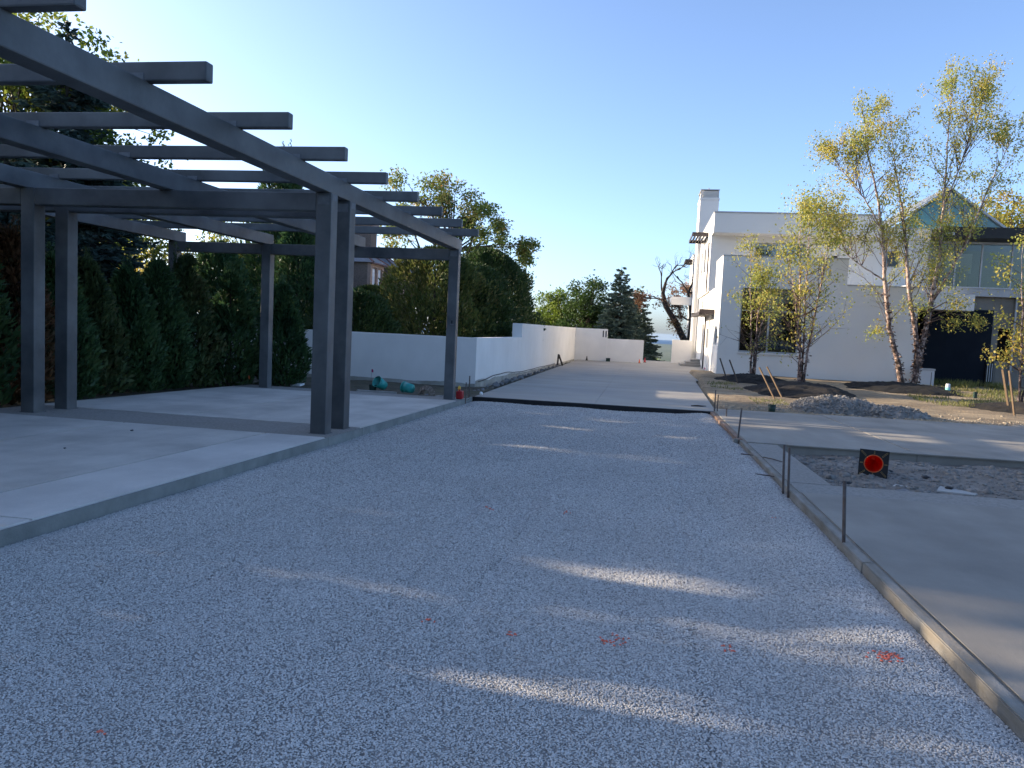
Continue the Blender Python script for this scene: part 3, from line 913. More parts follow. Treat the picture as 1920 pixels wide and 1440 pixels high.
# lying traffic cone, its square black base towards the camera
CN = thing('traffic_cone', 'red traffic cone lying in the pit with its black base facing us', 'traffic cone', (2.99, 10.6, -0.09))
mt = Matrix.Translation((2.995, 10.6, 0.055)) @ Matrix.Rotation(rad(1), 4, 'Y') @ Matrix.Rotation(rad(-15), 4, 'Z') @ Matrix.Rotation(rad(-90), 4, 'X')
# local z of the cone points away from the camera (+y)
def cone_base():
    bm = bmesh.new()
    h, r, n = 0.175, 0.108, 32
    lay = []
    for z in (-0.012, 0.016):
        outer = [bm.verts.new((h * sx, h * sy, z)) for sx, sy in ((-1, -1), (1, -1), (1, 1), (-1, 1))]
        inner = [bm.verts.new((r * math.cos(2 * math.pi * (k + .5) / n - math.pi * .75), r * math.sin(2 * math.pi * (k + .5) / n - math.pi * .75), z)) for k in range(n)]
        lay.append((outer, inner))
        q = n // 4
        for s in range(4):
            # inner vertices s*q .. s*q+q-1 lie between corner s and corner s+1
            seg = inner[s * q:(s + 1) * q] + [inner[((s + 1) * q) % n]]
            for a, b in zip(seg[:-1], seg[1:-1] + seg[-1:]):
                bm.faces.new((outer[(s + (1 if seg.index(a) >= q // 2 else 0)) % 4], b, a))
            bm.faces.new((outer[s], outer[(s + 1) % 4], seg[q // 2]))
    for s in range(4):
        bm.faces.new((lay[0][0][s], lay[0][0][(s + 1) % 4], lay[1][0][(s + 1) % 4], lay[1][0][s]))
    for k in range(n):
        k2 = (k + 1) % n
        bm.faces.new((lay[0][1][k], lay[0][1][k2], lay[1][1][k2], lay[1][1][k]))
    for v in bm.verts:
        v.co = mt @ v.co
    return bm_obj('base', bm, 'black')
on(cone_base(), CN)
on(lathe('cone_body', [(0.1075, -0.010), (0.104, 0.02), (0.030, 0.62), (0.026, 0.62), (0.100, 0.02), (0.1035, -0.010)], 'orange', None, 36, mt), CN)
on(lathe('rim', [(0.107, -0.013), (0.113, -0.0155), (0.116, -0.0125)], 'orange_d', None, 36, mt), CN)
on(lathe('tip_disc', [(0.0, 0.60), (0.03, 0.60)], 'orange', None, 20, mt), CN)
def ring_mark(cx, cy, ang, L, w):
    bm = bmesh.new()
    m2 = mt @ Matrix.Translation((cx, cy, -0.0135)) @ Matrix.Rotation(ang, 4, 'Z')
    t = 0.0035
    for a in ((-L, L, -w, -w + t), (-L, L, w - t, w), (-L, -L + t, -w + t, w - t), (L - t, L, -w + t, w - t)):
        bm_box(bm, a[0], a[1], a[2], a[3], -0.002, 0.002, 0, m2)
    on(bm_obj('moulded_slot', bm, 'ochre'), CN)
for k in range(4):
    a = math.pi / 4 + k * math.pi / 2
    ring_mark(0.178 * math.cos(a), 0.178 * math.sin(a), a, 0.042, 0.0085)
    a = k * math.pi / 2
    ring_mark(0.145 * math.cos(a), 0.145 * math.sin(a), a, 0.017, 0.006)

# small litter in and around the pit
def flat_piece(name, poly, z, th, mat, lab, cat, tilt=(0, 0)):
    cx = sum(p[0] for p in poly) / len(poly)
    cy = sum(p[1] for p in poly) / len(poly)
    return tag(prism(name, poly, -th, 0, mat, None, top=lambda x, y: z + tilt[0] * (x - cx) + tilt[1] * (y - cy), bev=0.002), lab, cat)
flat_piece('white_board', [(3.27, 9.16), (3.63, 9.10), (3.70, 9.19), (3.40, 9.44), (3.33, 9.30)], 0.015, 0.015, 'board', 'pale broken board lying on the near lip of the pit', 'board', (-.02, .03))
flat_piece('pale_chip', [(3.02, 9.86), (3.14, 9.80), (3.20, 9.90), (3.08, 9.96)], -0.09, 0.012, 'board', 'small pale chip in the pit below the traffic cone', 'chip', (0, .1))
def clod(name, x, y, z, r, mat, lab, cat='lump', group=None, flat=0.6, seed=1):
    rg = np.random.default_rng(seed)
    o = bm_obj(name, stone_shape(r, rg, 2, flat), mat)
    o.location = (x, y, z)
    o.rotation_euler = (0, 0, rg.uniform(0, 6))
    return tag(o, lab, cat, group)
clod('dark_clod', 2.36, 9.30, gz(9.3) - 0.01, 0.05, 'black', 'dark clod on the pit lip right of the stake pair', flat=.3, seed=5)
clod('dark_clod', 3.45, 9.31, 0.03, 0.045, 'black', 'dark clod lying on the pale broken board', flat=.4, seed=6)
clod('dark_clod', 3.78, 11.0, gz(11) - 0.12, 0.06, 'black', 'dark clod in the pit right of the traffic cone', flat=.35, seed=7)
clod('dark_clod', 3.42, 11.35, gz(11.3) - 0.12, 0.05, 'black', 'dark clod behind the traffic cone', flat=.4, seed=8)
clod('dark_clod', 3.02, 9.5, gz(9.5) - 0.10, 0.13, 'stone', 'flat grey slab of rubble before the traffic cone', flat=.22, seed=9)
for k, (x, y) in enumerate(((1.86, 3.62), (2.02, 3.26), (1.72, 3.02), (2.3, 3.2))):
    clod('pebble', x, y, gz(y) + 0.004, 0.011, 'stone_l', ('pale pebble on the near slab, farthest of four', 'pale pebble on the near slab, second farthest of four', 'pale pebble on the near slab, closest to the form board', 'pale pebble on the near slab by the right frame edge')[k], 'pebble', 'pebbles on the near slab', seed=20 + k)
clod('pebble', -6.55, 9.0, gz(9) + .01, 0.018, 'stone', 'dark pebble on the near pad by the aggregate band', 'pebble', seed=31)
clod('pebble', -6.2, 7.4, gz(7.4) + .01, 0.016, 'stone', 'dark pebble in the middle of the near pad', 'pebble', seed=32)

# green plant pot by the soil
def pot(name, x, y, z, r, h, mat, lab, cat, tilt=None, rim=True, handle=False):
    t = thing(name, lab, cat, (x, y, z))
    m = Matrix.Translation((0, 0, 0))
    if tilt:
        m = Matrix.Rotation(tilt[1], 4, 'Z') @ Matrix.Rotation(tilt[0], 4, 'X')
    lathe('body', [(0, 0.004), (r * .82, 0), (r, h), (r * .95, h), (r * .78, 0.012), (0, 0.015)], mat, t, 22, m)
    if rim:
        lathe('rim', [(r * 1.0, h - .02), (r * 1.07, h - .018), (r * 1.07, h + .004), (r * .98, h + .004)], mat, t, 22, m)
    if handle:
        a = np.linspace(0, np.pi, 12)
        pts = np.stack([np.cos(a) * r * 1.05, -np.sin(a) * r * 1.0 * .9, np.full(12, h) - .02 + .02 * np.sin(a)], 1)
        pts = np.array([(m @ Vector(p))[:] for p in pts])
        tubes('handle', [(pts, np.full(12, .006))], 'black', t, 6)
    return t
pot('plant_pot', 3.14, 19.80, -0.20, 0.095, 0.19, 'greenbk', 'dark green plant pot at the edge of the soil', 'pot')
pot('bucket', -6.42, 18.45, -0.02, 0.14, 0.28, 'teal', 'tilted teal bucket with black handle before the white wall', 'bucket', (rad(-62), rad(150)), True, True)
pot('bucket', -6.68, 18.35, gz(18.4) - 0.02, 0.10, 0.17, 'greenbk', 'dark bucket standing left of the tilted teal bucket', 'bucket')
pot('bucket', -5.53, 17.96, 0.0, 0.13, 0.27, 'teal', 'teal bucket lying on its side near the far pergola post', 'bucket', (rad(-84), rad(70)))
# brown basket of slats
BK = thing('wire_basket', 'brown open basket lying beside the teal bucket', 'basket', (-5.18, 17.99, -0.15))
rg = np.random.default_rng(4)
for k in range(9):
    a = np.linspace(0.1, np.pi - .1, 10)
    yy_ = -0.16 + k * 0.04
    s = 1 - 0.5 * abs(k - 4) / 6
    tubes('hoop', [(np.stack([np.cos(a) * .21 * s, np.full(10, yy_), np.sin(a) * .24 * s + .005], 1), np.full(10, .013))], 'basket', BK, 5)
for k in range(7):
    a = 0.3 + k * 0.42
    tubes('wicker_rib', [(np.array([(math.cos(a) * .14, -.17, math.sin(a) * .16), (math.cos(a) * .212, 0, math.sin(a) * .243), (math.cos(a) * .14, .17, math.sin(a) * .16)]), np.full(3, .013))], 'basket', BK, 5)
# red fuel can with yellow spout behind the far post
RC = thing('fuel_can', 'red plastic fuel can with yellow spout beside the far pergola post', 'fuel can', (-4.245, 17.56, gz(17.5)))
box('body', -.075, .075, -.10, .10, 0, 0.19, 'red', RC, .025)
box('handle', -.015, .015, -.075, .02, 0.205, 0.225, 'red', RC, .006)
box('handle_post', -.013, .013, -.07, -.045, 0.188, 0.206, 'red', RC)
lathe('spout', [(0.0, .30), (.022, .30), (.036, .25), (.036, .235), (.026, .22), (.024, .188)], 'yellow', RC, 14, Matrix.Translation((-.035, .05, 0)))

def flag(x, y, z, h, mat, lab, wire='twig'):
    t = thing('marker_flag', lab, 'flag', (x, y, z), 'survey marker flags')
    tubes('wire', [(np.array([(0, 0, -.05), (0.004, 0, h * .5), (0.01, 0, h)]), np.full(3, .003))], wire, t, 5)
    V = [(0.01, 0, h), (0.012, .004, h - .085), (0.05, .012, h - .10), (0.066, -.01, h - .05), (0.05, -.012, h - .01)]
    V2 = [(a, b + .003, c) for a, b, c in V]
    n = len(V)
    F = [tuple(range(n)), tuple(range(2 * n - 1, n - 1, -1))] + [(i, (i + 1) % n, n + (i + 1) % n, n + i) for i in range(n)]
    mesh_obj('cloth', V + V2, F, mat, t)
    return t
flag(-7.45, 20.3, gz(20) - .04, 0.46, 'pink', 'pink marker flag before the shaded white wall')
flag(2.72, 37.2, -0.15, 0.30, 'pink', 'pink marker flag standing by the house corner')
flag(-9.62, 17.55, gz(17.5) - .03, 0.28, 'orange_d', 'orange marker flag left of the far middle post')
flag(-8.75, 20.35, gz(20) - .03, 0.20, 'red', 'red marker flag low by the hedge end')
flat_piece('white_litter', [(-9.0, 18.6), (-8.72, 18.55), (-8.70, 18.78), (-8.9, 18.82)], gz(18.6) + .03, 0.05, 'white', 'crumpled white litter on the dirt by the hedge', 'litter', (.1, .1))
flat_piece('plank', [(-6.95, 17.96), (-5.95, 17.98), (-5.95, 18.07), (-6.95, 18.05)], gz(18) + 0.03, 0.04, 'board', 'pale plank lying before the tilted teal bucket', 'plank')
flat_piece('plank', [(-4.95, 17.93), (-4.62, 17.94), (-4.60, 18.04), (-4.9, 18.05)], gz(18) + 0.012, 0.03, 'board', 'short pale plank left of the far pergola post', 'plank')
clod('white_pipe_end', -4.02, 18.9, -0.09, 0.055, 'white', 'white pipe end at the corner of the concrete drive', 'pipe', flat=.9, seed=44)
# dark stick on the drive
tag(tubes('stick', [(np.array([(1.18, 19.60, -.135), (1.32, 19.55, -.12), (1.44, 19.62, -.128), (1.55, 19.70, -.13)]), np.array([.012, .02, .016, .008])), (np.array([(1.3, 19.56, -.125), (1.42, 19.50, -.12), (1.5, 19.52, -.12)]), np.array([.012, .012, .006]))], 'bark_d', None, 6), 'dark stick lying on the drive beyond the drain edging', 'stick')

# rubble along the foot of the white wall
RB = thing('rubble_row', 'row of broken grey stones along the white wall foot', 'rubble', (-4.3, 25, -0.15))
rg = np.random.default_rng(8)
shapes = []
for k in range(5):
    bm = stone_shape(1.0, rg, 2, .7)
    me = bpy.data.meshes.new('stone')
    bm.to_mesh(me)
    bm.free()
    me.materials.append(MT['stone'])
    shapes.append(me)
for k in range(72):
    y = 19.9 + 18.5 * (k / 72) ** 1.0 + rg.uniform(-.2, .2)
    x = (-4.67 + (y - 21) * .0185 + -4.12) / 2 + rg.uniform(-.16, .13) + 0.06
    o = bpy.data.objects.new('stone', shapes[k % 5])
    COL.objects.link(o)
    r = rg.uniform(.04, .10) * (1.15 if 22 < y < 27 else .8)
    o.scale = (r, r * rg.uniform(.8, 1.2), r * rg.uniform(.7, 1.0))
    o.location = (x, y, -0.15 + r * .25)
    o.rotation_euler = (rg.uniform(-.4, .4), rg.uniform(-.4, .4), rg.uniform(0, 6))
    on(o, RB)
struct(grid_sheet('rubble_bed', np.arange(-4.75, -4.0, .08), np.arange(19.4, 46.3, .2), lambda x, y: -0.22 + 0.05 * nz(x, y, 2) + .02 * nz(x, y, 7), 'dirt'), 'dirt channel along the foot of the white wall')
# thin black cable running along the foot of the wall
cy = np.linspace(21.2, 37, 60)
tag(tubes('cable', [(np.stack([-4.62 + (cy - 21) * .0185, cy, 0.02 + 0.10 * np.exp(-((cy - 24.5) / 2.2) ** 2) + np.array([0.03 * nz(v, 1, .8) for v in cy]) - (cy - 21) * .004], 1), np.full(60, .012))], 'black', None, 6), 'thin black cable strung along the white wall foot', 'cable')
# two boards leaning together by the wall
AF = thing('leaning_boards', 'two dark board ends leaning together by the white wall', 'boards', (-4.12, 37.2, -0.14))
box('board_end', -.04, .04, -.03, .03, 0, .55, 'stake_d', AF, .004, Matrix.Translation((-.08, 0, 0)) @ Matrix.Rotation(rad(3), 4, 'Y'))
box('board_end', -.04, .04, -.03, .03, 0, .56, 'stake_d', AF, .004, Matrix.Translation((.16, 0.1, 0)) @ Matrix.Rotation(rad(-22), 4, 'Y'))
# bits along the far end wall
def small_cone(x, y, h, mat, lab):
    t = thing('site_marker', lab, 'marker', (x, y, -0.147), 'small markers along the end wall')
    box('base', -h * .3, h * .3, -h * .3, h * .3, 0, h * .08, 'black', t)
    lathe('cone_body', [(h * .24, h * .08), (h * .06, h), (0, h)], mat, t, 14)
small_cone(-3.45, 45.9, .26, 'black', 'small dark marker cone left at the end wall')
small_cone(-0.36, 45.95, .24, 'orange_d', 'orange marker cone at the right end of the end wall')
small_cone(-0.05, 47.5, .30, 'red', 'red marker cone behind the end of the low wall')
BX = thing('green_box', 'small dark green box against the end wall', 'box', (-2.2, 46.0, -0.147))
box('body', -.12, .12, -.1, .1, 0, .17, 'greenbk', BX, .01)
box('lid', -.13, .13, -.11, .11, .171, .20, 'greenbk', BX, .006)
# ------------------------------------------------------------------ white house
WH = thing('white_house', 'modern white stucco house with flat roofs and tall chimney', 'house', (7, 36, 0))
def wh(o):
    return on(o, WH)
def hb(name, x0, x1, y0, y1, z0, z1, mat='stucco', bev=0.0):
    return wh(box(name, x0, x1, y0, y1, z0, z1, mat, None, bev))
# lower front wall: tall parapet on the left, lower one on the right
wh(wall('wall', 'x', 3.1, 11.2, -0.02, 5.18, 35.2, 35.5, [(3.97, 6.48, 1.0, 3.70), (8.3, 11.2, 4.06, 5.3)], 'stucco'))
hb('plinth', 3.13, 11.17, 35.24, 35.47, -0.5, -0.022, 'base_conc')
hb('coping', 3.08, 8.32, 35.17, 35.53, 5.182, 5.215, 'trim')
hb('coping', 8.33, 11.22, 35.17, 35.53, 4.062, 4.10, 'trim')
wh(wall('wall', 'x', 8.28, 11.2, 3.2, 3.9, 35.19, 35.197, [], 'stucco'))
# left wall facing the drive
LO = [(36.0, 37.4, 1.25, 2.02), (40.9, 42.4, 0.95, 2.02), (44.6, 45.9, 0.2, 2.3), (46.4, 47.3, 2.7, 3.7)]
wh(wall('wall', 'y', 35.503, 50.0, -0.3, 3.90, 3.1, 3.38, LO, 'stucco'))
wh(wall('wall', 'y', 35.503, 38.6, 3.902, 5.18, 3.1, 3.38, [], 'stucco'))
hb('coping', 3.07, 3.41, 35.535, 38.62, 5.182, 5.215, 'trim')
hb('sill_ledge', 3.07, 3.40, 38.64, 41.78, 3.902, 3.94, 'stucco')
# upper storey
UW = [(5.22, 7.75, 4.6, 6.56), (9.0, 9.3, 4.4, 6.0), (11.62, 12.27, 5.50, 6.33)]
wh(wall('wall', 'x', 3.0, 13.58, 3.945, 6.868, 41.8, 42.1, UW, 'stucco'))
wh(wall('wall', 'y', 42.103, 50.0, 3.945, 6.868, 3.0, 3.3, [(43.3, 43.9, 4.3, 6.7), (45.0, 46.6, 5.2, 6.6), (47.6, 48.8, 5.2, 6.6)], 'stucco'))
hb('roof_slab', 3.0, 10.9, 40.6, 50.2, 6.87, 7.86, 'stucco', .01)
hb('coping', 2.97, 10.93, 40.57, 50.23, 7.862, 7.93, 'trim')
hb('roof_slab', 10.905, 13.6, 41.7, 50.0, 6.872, 7.42, 'stucco', .01)
hb('coping', 10.935, 13.63, 41.67, 50.03, 7.422, 7.47, 'trim')
hb('terrace_floor', 3.39, 13.5, 35.51, 41.79, 3.2, 3.88, 'stucco')
hb('rear_wall', 3.0, 13.6, 50.25, 50.5, -0.3, 6.86, 'stucco')
hb('inner_wall', 3.6, 13.4, 42.9, 43.0, 3.95, 6.86, 'interior')
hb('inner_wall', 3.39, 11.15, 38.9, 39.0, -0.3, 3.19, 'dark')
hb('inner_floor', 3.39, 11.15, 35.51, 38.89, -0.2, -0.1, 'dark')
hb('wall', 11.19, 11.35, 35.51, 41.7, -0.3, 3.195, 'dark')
# windows: frame, panes, bars
def window(x0, x1, z0, z1, y, name='window', bars=(0.5,), rails=(), mat='trim', glass='glass', fw=0.05):
    f = wh(wall(name, 'x', x0, x1, z0, z1, y, y + .07, [(x0 + fw, x1 - fw, z0 + fw, z1 - fw)], mat))
    xs = [x0 + fw] + [x0 + (x1 - x0) * b for b in bars] + [x1 - fw]
    for b in bars:
        xm = x0 + (x1 - x0) * b
        m = wh(box('mullion', xm - .035, xm + .035, y + .004, y + .064, z0 + fw, z1 - fw, mat))
        m.parent = f
        m.matrix_parent_inverse = Matrix()
    for a, b in zip(xs[:-1], xs[1:]):
        p = wh(box('pane', a, b, y + .03, y + .04, z0 + fw, z1 - fw, glass))
        p.parent = f
        p.matrix_parent_inverse = Matrix()
    for r in rails:
        zm = z0 + (z1 - z0) * r
        m = wh(box('rail', x0 + fw, x1 - fw, y + .008, y + .028, zm - .02, zm + .02, mat))
        m.parent = f
        m.matrix_parent_inverse = Matrix()
    return f
window(3.98, 6.47, 1.01, 3.69, 35.30, bars=(.49,), rails=(.68,))
hb('window_sill', 3.93, 6.52, 35.13, 35.197, 0.93, 0.995, 'stucco')
hb('window_head', 4.0, 6.75, 35.06, 35.197, 3.72, 3.80, 'bronze')
window(5.24, 7.73, 4.62, 6.54, 41.88, bars=(.48,), glass='glass_sky')
window(9.01, 9.29, 4.41, 5.99, 41.88, bars=(), mat='bronze')
window(11.63, 12.26, 5.51, 6.32, 41.88, bars=(), glass='glass')
def side_window(y0, y1, z0, z1, x, mat='trim', glass='glass_sky', fw=.05):
    f = wh(wall('window', 'y', y0, y1, z0, z1, x, x + .06, [(y0 + fw, y1 - fw, z0 + fw, z1 - fw)], mat))
    p = wh(box('pane', x + .025, x + .035, y0 + fw, y1 - fw, z0 + fw, z1 - fw, glass))
    p.parent = f
    p.matrix_parent_inverse = Matrix()
for a in LO:
    side_window(a[0] + .01, a[1] - .01, a[2] + .01, a[3] - .01, 3.16)
for a in ((43.3, 43.9, 4.3, 6.7), (45.0, 46.6, 5.2, 6.6), (47.6, 48.8, 5.2, 6.6)):
    side_window(a[0] + .01, a[1] - .01, a[2] + .01, a[3] - .01, 3.06)
# dark-coloured backing stands in for dim rooms behind the side windows
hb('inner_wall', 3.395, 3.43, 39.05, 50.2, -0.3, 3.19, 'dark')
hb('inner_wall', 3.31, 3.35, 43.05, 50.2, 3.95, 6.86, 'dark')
# slatted bronze canopies over the side doors
def canopy(x0, x1, y0, y1, z, n, tilt=0.0, fascia=True):
    c = None
    bm = bmesh.new()
    bm_box(bm, x0, x1, y0, y0 + .06, z - .12, z + .10)
    c = wh(bm_obj('canopy', bm, 'bronze'))
    for k in range(n):
        x = x0 + (x1 - x0 - .05) * (k + .0) / (n - 1)
        s = box('slat', x, x + .05, y0 + .062, y1, z - .10 - tilt * (x1 - x), z + .05 - tilt * (x1 - x), 'bronze')
        s.parent = c
    s = box('slat', x0, x1, y1 + .002, y1 + .06, z - .12, z + .08, 'bronze')
    s.parent = c
canopy(2.38, 3.09, 38.0, 44.5, 2.80, 7, 0.10)
canopy(2.12, 2.99, 44.0, 47.5, 7.20, 6)
canopy(2.45, 3.0, 59.0, 61.0, 7.15, 4)
hb('pavilion_wall', 3.0, 3.4, 58.5, 62.0, -4, 7.6, 'stucco')
hb('canopy_post', 2.99, 3.05, 39.6, 39.68, -0.146, 2.66, 'white')
hb('downspout', 3.02, 3.09, 43.0, 43.07, -0.146, 2.66, 'bronze')
hb('downspout', 2.93, 2.99, 42.6, 42.66, 3.95, 6.6, 'bronze')
# chimney tower with louvred cap
hb('chimney', 2.80, 3.95, 50.6, 52.8, -0.3, 10.18, 'stucco', .01)
hb('chimney_collar', 2.77, 3.98, 50.57, 52.83, 10.182, 10.30, 'stucco')
for k in range(6):
    hb('cap_louvre', 2.86, 3.89, 50.66, 52.74, 10.33 + k * .075, 10.375 + k * .075, 'stucco')
for x, y in ((2.82, 50.62), (3.87, 50.62), (2.82, 52.72), (3.87, 52.72)):
    hb('cap_post', x, x + .06, y, y + .06, 10.302, 10.80, 'trim')
hb('cap_top', 2.79, 3.96, 50.59, 52.81, 10.802, 10.84, 'trim')
hb('flue', 3.30, 3.40, 51.6, 51.7, 10.842, 11.10, 'white')
# white cantilevered slab, low wall and steps on the garden side
hb('garden_canopy', 1.42, 2.79, 53.0, 56.0, 3.78, 4.16, 'stucco', .01)
hb('garden_canopy_edge', 1.44, 2.79, 52.9, 52.997, 3.62, 3.98, 'stucco')
hb('low_wall', 1.58, 2.76, 49.6, 49.85, -0.3, 1.30, 'stucco', .008)
for k in range(3):
    hb('step', 1.95 + k * .32, 3.09, 45.0 + k * .45, 47.2, -0.146 + k * .13, -0.02 + k * .13, 'conc_far', .01)

# ------------------------------------------------------------------ unfinished right wing
WG = thing('house_wing', 'unfinished dark right wing with upper window band and glass gable', 'house', (14, 38, 0))
def wg(name, x0, x1, y0, y1, z0, z1, mat, bev=0.0):
    return on(box(name, x0, x1, y0, y1, z0, z1, mat, None, bev), WG)
for i in range(3):
    for j in range(4):
        x0, z0 = 12.08 + i * .93, -0.3 + j * .905
        wg('membrane_sheet', x0, x0 + .929, 37.0 - .004 * ((i + j) % 2), 37.06, z0, z0 + .904, 'membrane')
wg('recess_back', 11.36, 20.4, 38.3, 38.4, -.3, 3.915, 'black')  # black sheet, the deep shade of the recess put into its colour
wg('wall_panel', 12.08, 14.88, 37.07, 37.15, 3.325, 3.915, 'panel')
wg('membrane_back', 12.1, 14.85, 37.07, 37.12, -.3, 3.32, 'black')
wg('lintel', 11.37, 12.07, 36.4, 38.29, 3.32, 3.91, 'stucco')
wg('soffit', 11.21, 20.5, 36.85, 41.9, 3.92, 3.97, 'trim')
wg('band', 11.21, 20.5, 36.78, 36.85, 3.90, 4.24, 'trim')
wg('band_cap', 11.21, 20.5, 36.74, 41.7, 4.242, 4.29, 'lightmetal')
PX = [14.885, 15.15, 15.68, 16.45, 17.4, 18.4, 20.4]
for i in range(len(PX) - 1):
    for z0, z1 in ((-.3, 1.12), (1.125, 2.54), (2.545, 3.915)):
        if PX[i] == 15.15 and z0 > 1 and z1 < 3:
            continue
        wg('wall_panel', PX[i] + .004, PX[i + 1] - .004, 37.07, 37.15, z0, z1, 'panel')
wg('opening_back', 15.0, 15.9, 37.9, 38.0, 0.9, 2.8, 'black')  # black colour stands in for the unlit space behind the opening
wg('steel_post', 15.70, 15.77, 36.95, 37.02, -.3, 3.9, 'trim')
wg('rail_stack', 14.72, 15.02, 36.90, 36.96, 0.05, 1.1, 'black')
for k in range(3):
    wg('rail', 14.76 + k * .09, 14.79 + k * .09, 36.87, 36.895, 0.2, 1.0, 'trim')
# glazing of the upper floor
mx = [13.63, 14.86, 16.05, 17.42, 18.7, 20.2]
for a, b in zip(mx[:-1], mx[1:]):
    wg('mullion', a - .03, a + .03, 41.80, 41.92, 4.38, 6.80, 'trim')
    p = wg('pane', a + .035, b - .035, 41.85, 41.86, 4.44, 6.76, 'glass')
wg('head_rail', 13.6, 20.2, 41.78, 41.94, 6.765, 6.87, 'trim')
wg('foot_rail', 13.6, 20.2, 41.78, 41.94, 4.30, 4.435, 'trim')
wg('room_back', 13.6, 20.2, 46.0, 46.1, 4.3, 6.9, 'interior')
wg('room_side', 13.60, 13.66, 41.95, 46.0, 4.3, 6.87, 'interior')
wg('room_floor', 13.6, 20.2, 41.95, 46.0, 4.2, 4.28, 'interior')
wg('sun_patch_panel', 13.75, 16.2, 43.4, 43.45, 5.45, 6.45, 'cream')  # pale panel in place of a sunlit patch inside the room
wg('sun_patch_block', 15.5, 15.9, 43.0, 43.3, 4.3, 5.75, 'cream')  # lower piece of the same sunlit patch, brightness put into its colour
wg('roof_overhang', 13.64, 18.35, 40.4, 42.3, 6.90, 7.40, 'black')
wg('overhang_slot', 13.75, 14.2, 40.38, 40.398, 7.0, 7.12, 'trim')
wg('lower_roof', 11.2, 20.4, 46.12, 52, 6.9, 7.38, 'trim')
# glass gable with standing seam slopes
GA, GL, GR, Y0, Y1 = (15.1, 9.84), (12.1, 7.66), (18.15, 7.66), 44.0, 51.0
def slope(name, a, b, th, mat, ya=Y0, yb=Y1):
    d = Vector((b[0] - a[0], 0, b[1] - a[1])).normalized()
    nrm = Vector((-d.z, 0, d.x))
    if nrm.z < 0:
        nrm = -nrm
    V = []
    for y in (ya, yb):
        for p in (a, b):
            for t in (0, th):
                V.append((p[0] + nrm.x * t, y, p[1] + nrm.z * t))
    F = [(0, 1, 3, 2), (4, 6, 7, 5), (0, 4, 5, 1), (2, 3, 7, 6), (1, 5, 7, 3), (0, 2, 6, 4)]
    bm = bmesh.new()
    vv = [bm.verts.new(v) for v in V]
    for f in F:
        bm.faces.new([vv[i] for i in f])
    return on(bm_obj(name, bm, mat), WG)
slope('roof_slope', GL, GA, 0.10, 'lightmetal')
slope('roof_slope', (15.13, 9.82), GR, 0.10, 'lightmetal')
for k in range(14):
    y = Y0 + .02 + k * .5
    a = (GL[0] - .07, GL[1] + .10)
    b = (GA[0] - .05, GA[1] + .10)
    slope('standing_seam', a, b, 0.05, 'lightmetal', y, y + .05)
def tri(name, P, y, th, mat):
    V = [(x, y, z) for x, z in P] + [(x, y + th, z) for x, z in P]
    n = len(P)
    F = [tuple(range(n)), tuple(range(2 * n - 1, n - 1, -1))] + [(i, (i + 1) % n, n + (i + 1) % n, n + i) for i in range(n)]
    bm = bmesh.new()
    vv = [bm.verts.new(v) for v in V]
    for f in F:
        bm.faces.new([vv[i] for i in f])
    return on(bm_obj(name, bm, mat), WG)
tri('gable_pane', [(12.35, 7.70), (15.05, 7.70), (15.05, 9.68)], 44.03, .01, 'glass_teal')
tri('gable_pane', [(15.15, 7.70), (17.9, 7.70), (15.15, 9.68)], 44.03, .01, 'glass_teal')
wg('gable_post', 15.06, 15.14, 44.0, 44.08, 7.42, 9.74, 'lightmetal')
wg('gable_sill', 12.0, 18.2, 43.95, 44.1, 7.47, 7.655, 'lightmetal')
tri('gable_back', [(12.4, 7.66), (17.9, 7.66), (15.1, 9.7)], 45.4, .05, 'teal_in')
for k in range(8):
    for sx in (-1, 1):
        # rafters of the opposite slope seen through the glass
        d0 = .30 + k * .36
        x0, z0 = 15.1 - sx * d0, 9.66 - d0 * .727
        ln = min((z0 - 7.70) / .727, 1.5)
        if ln < .12:
            continue
        x1, z1 = x0 + sx * ln * .55, z0 - ln * .55 * .9
        z1 = max(z1, 7.70)
        w = .045
        tri('rafter', [(x0, z0), (x0 + w * sx, z0), (x1 + w * sx, z1), (x1, z1)], 44.9 + .01 * sx, .05, 'bronze')

# pale equipment cabinet beside the recess
EB = thing('equipment_cabinet', 'pale grey equipment cabinet at the foot of the white wall', 'cabinet', (11.55, 34.75, 0))
box('body', -.30, .30, -.2, .2, -.15, .62, 'unit', EB, .015)
box('lid', -.32, .32, -.22, .22, .621, .70, 'trim', EB, .01)
box('door_edge', .17, .19, -.206, -.199, 0, .55, 'black', EB)
PS = thing('pipe_stub', 'short white pipe stub with teal sleeve in the grass', 'pipe', (10.95, 30.5, -0.06))
lathe('pipe', [(.075, .22), (.075, .33), (.06, .35), (0, .352)], 'white', PS, 18)
lathe('sleeve', [(.083, -.05), (.083, .222), (.074, .222)], 'tealp', PS, 18)
tag(box('marker_box', 11.22, 11.32, 28.85, 28.95, -.1, .13, 'greenbk', None, .01, None), 'small dark marker post in the grass right of the pipe stub', 'marker')

# ------------------------------------------------------------------ brick house behind the trees
BH = thing('brick_house', 'brown brick house with slate roof and bay dormers behind the trees', 'house', (-19, 48, 0))
def bh(o):
    return on(o, BH)
bh(box('wall', -24, -17.6, 41, 57, -0.6, 3.4, 'brick_w'))
def poly_obj(name, V, F, mat):
    bm = bmesh.new()
    vv = [bm.verts.new(v) for v in V]
    for f in F:
        bm.faces.new([vv[i] for i in f])
    return bm_obj(name, bm, mat)
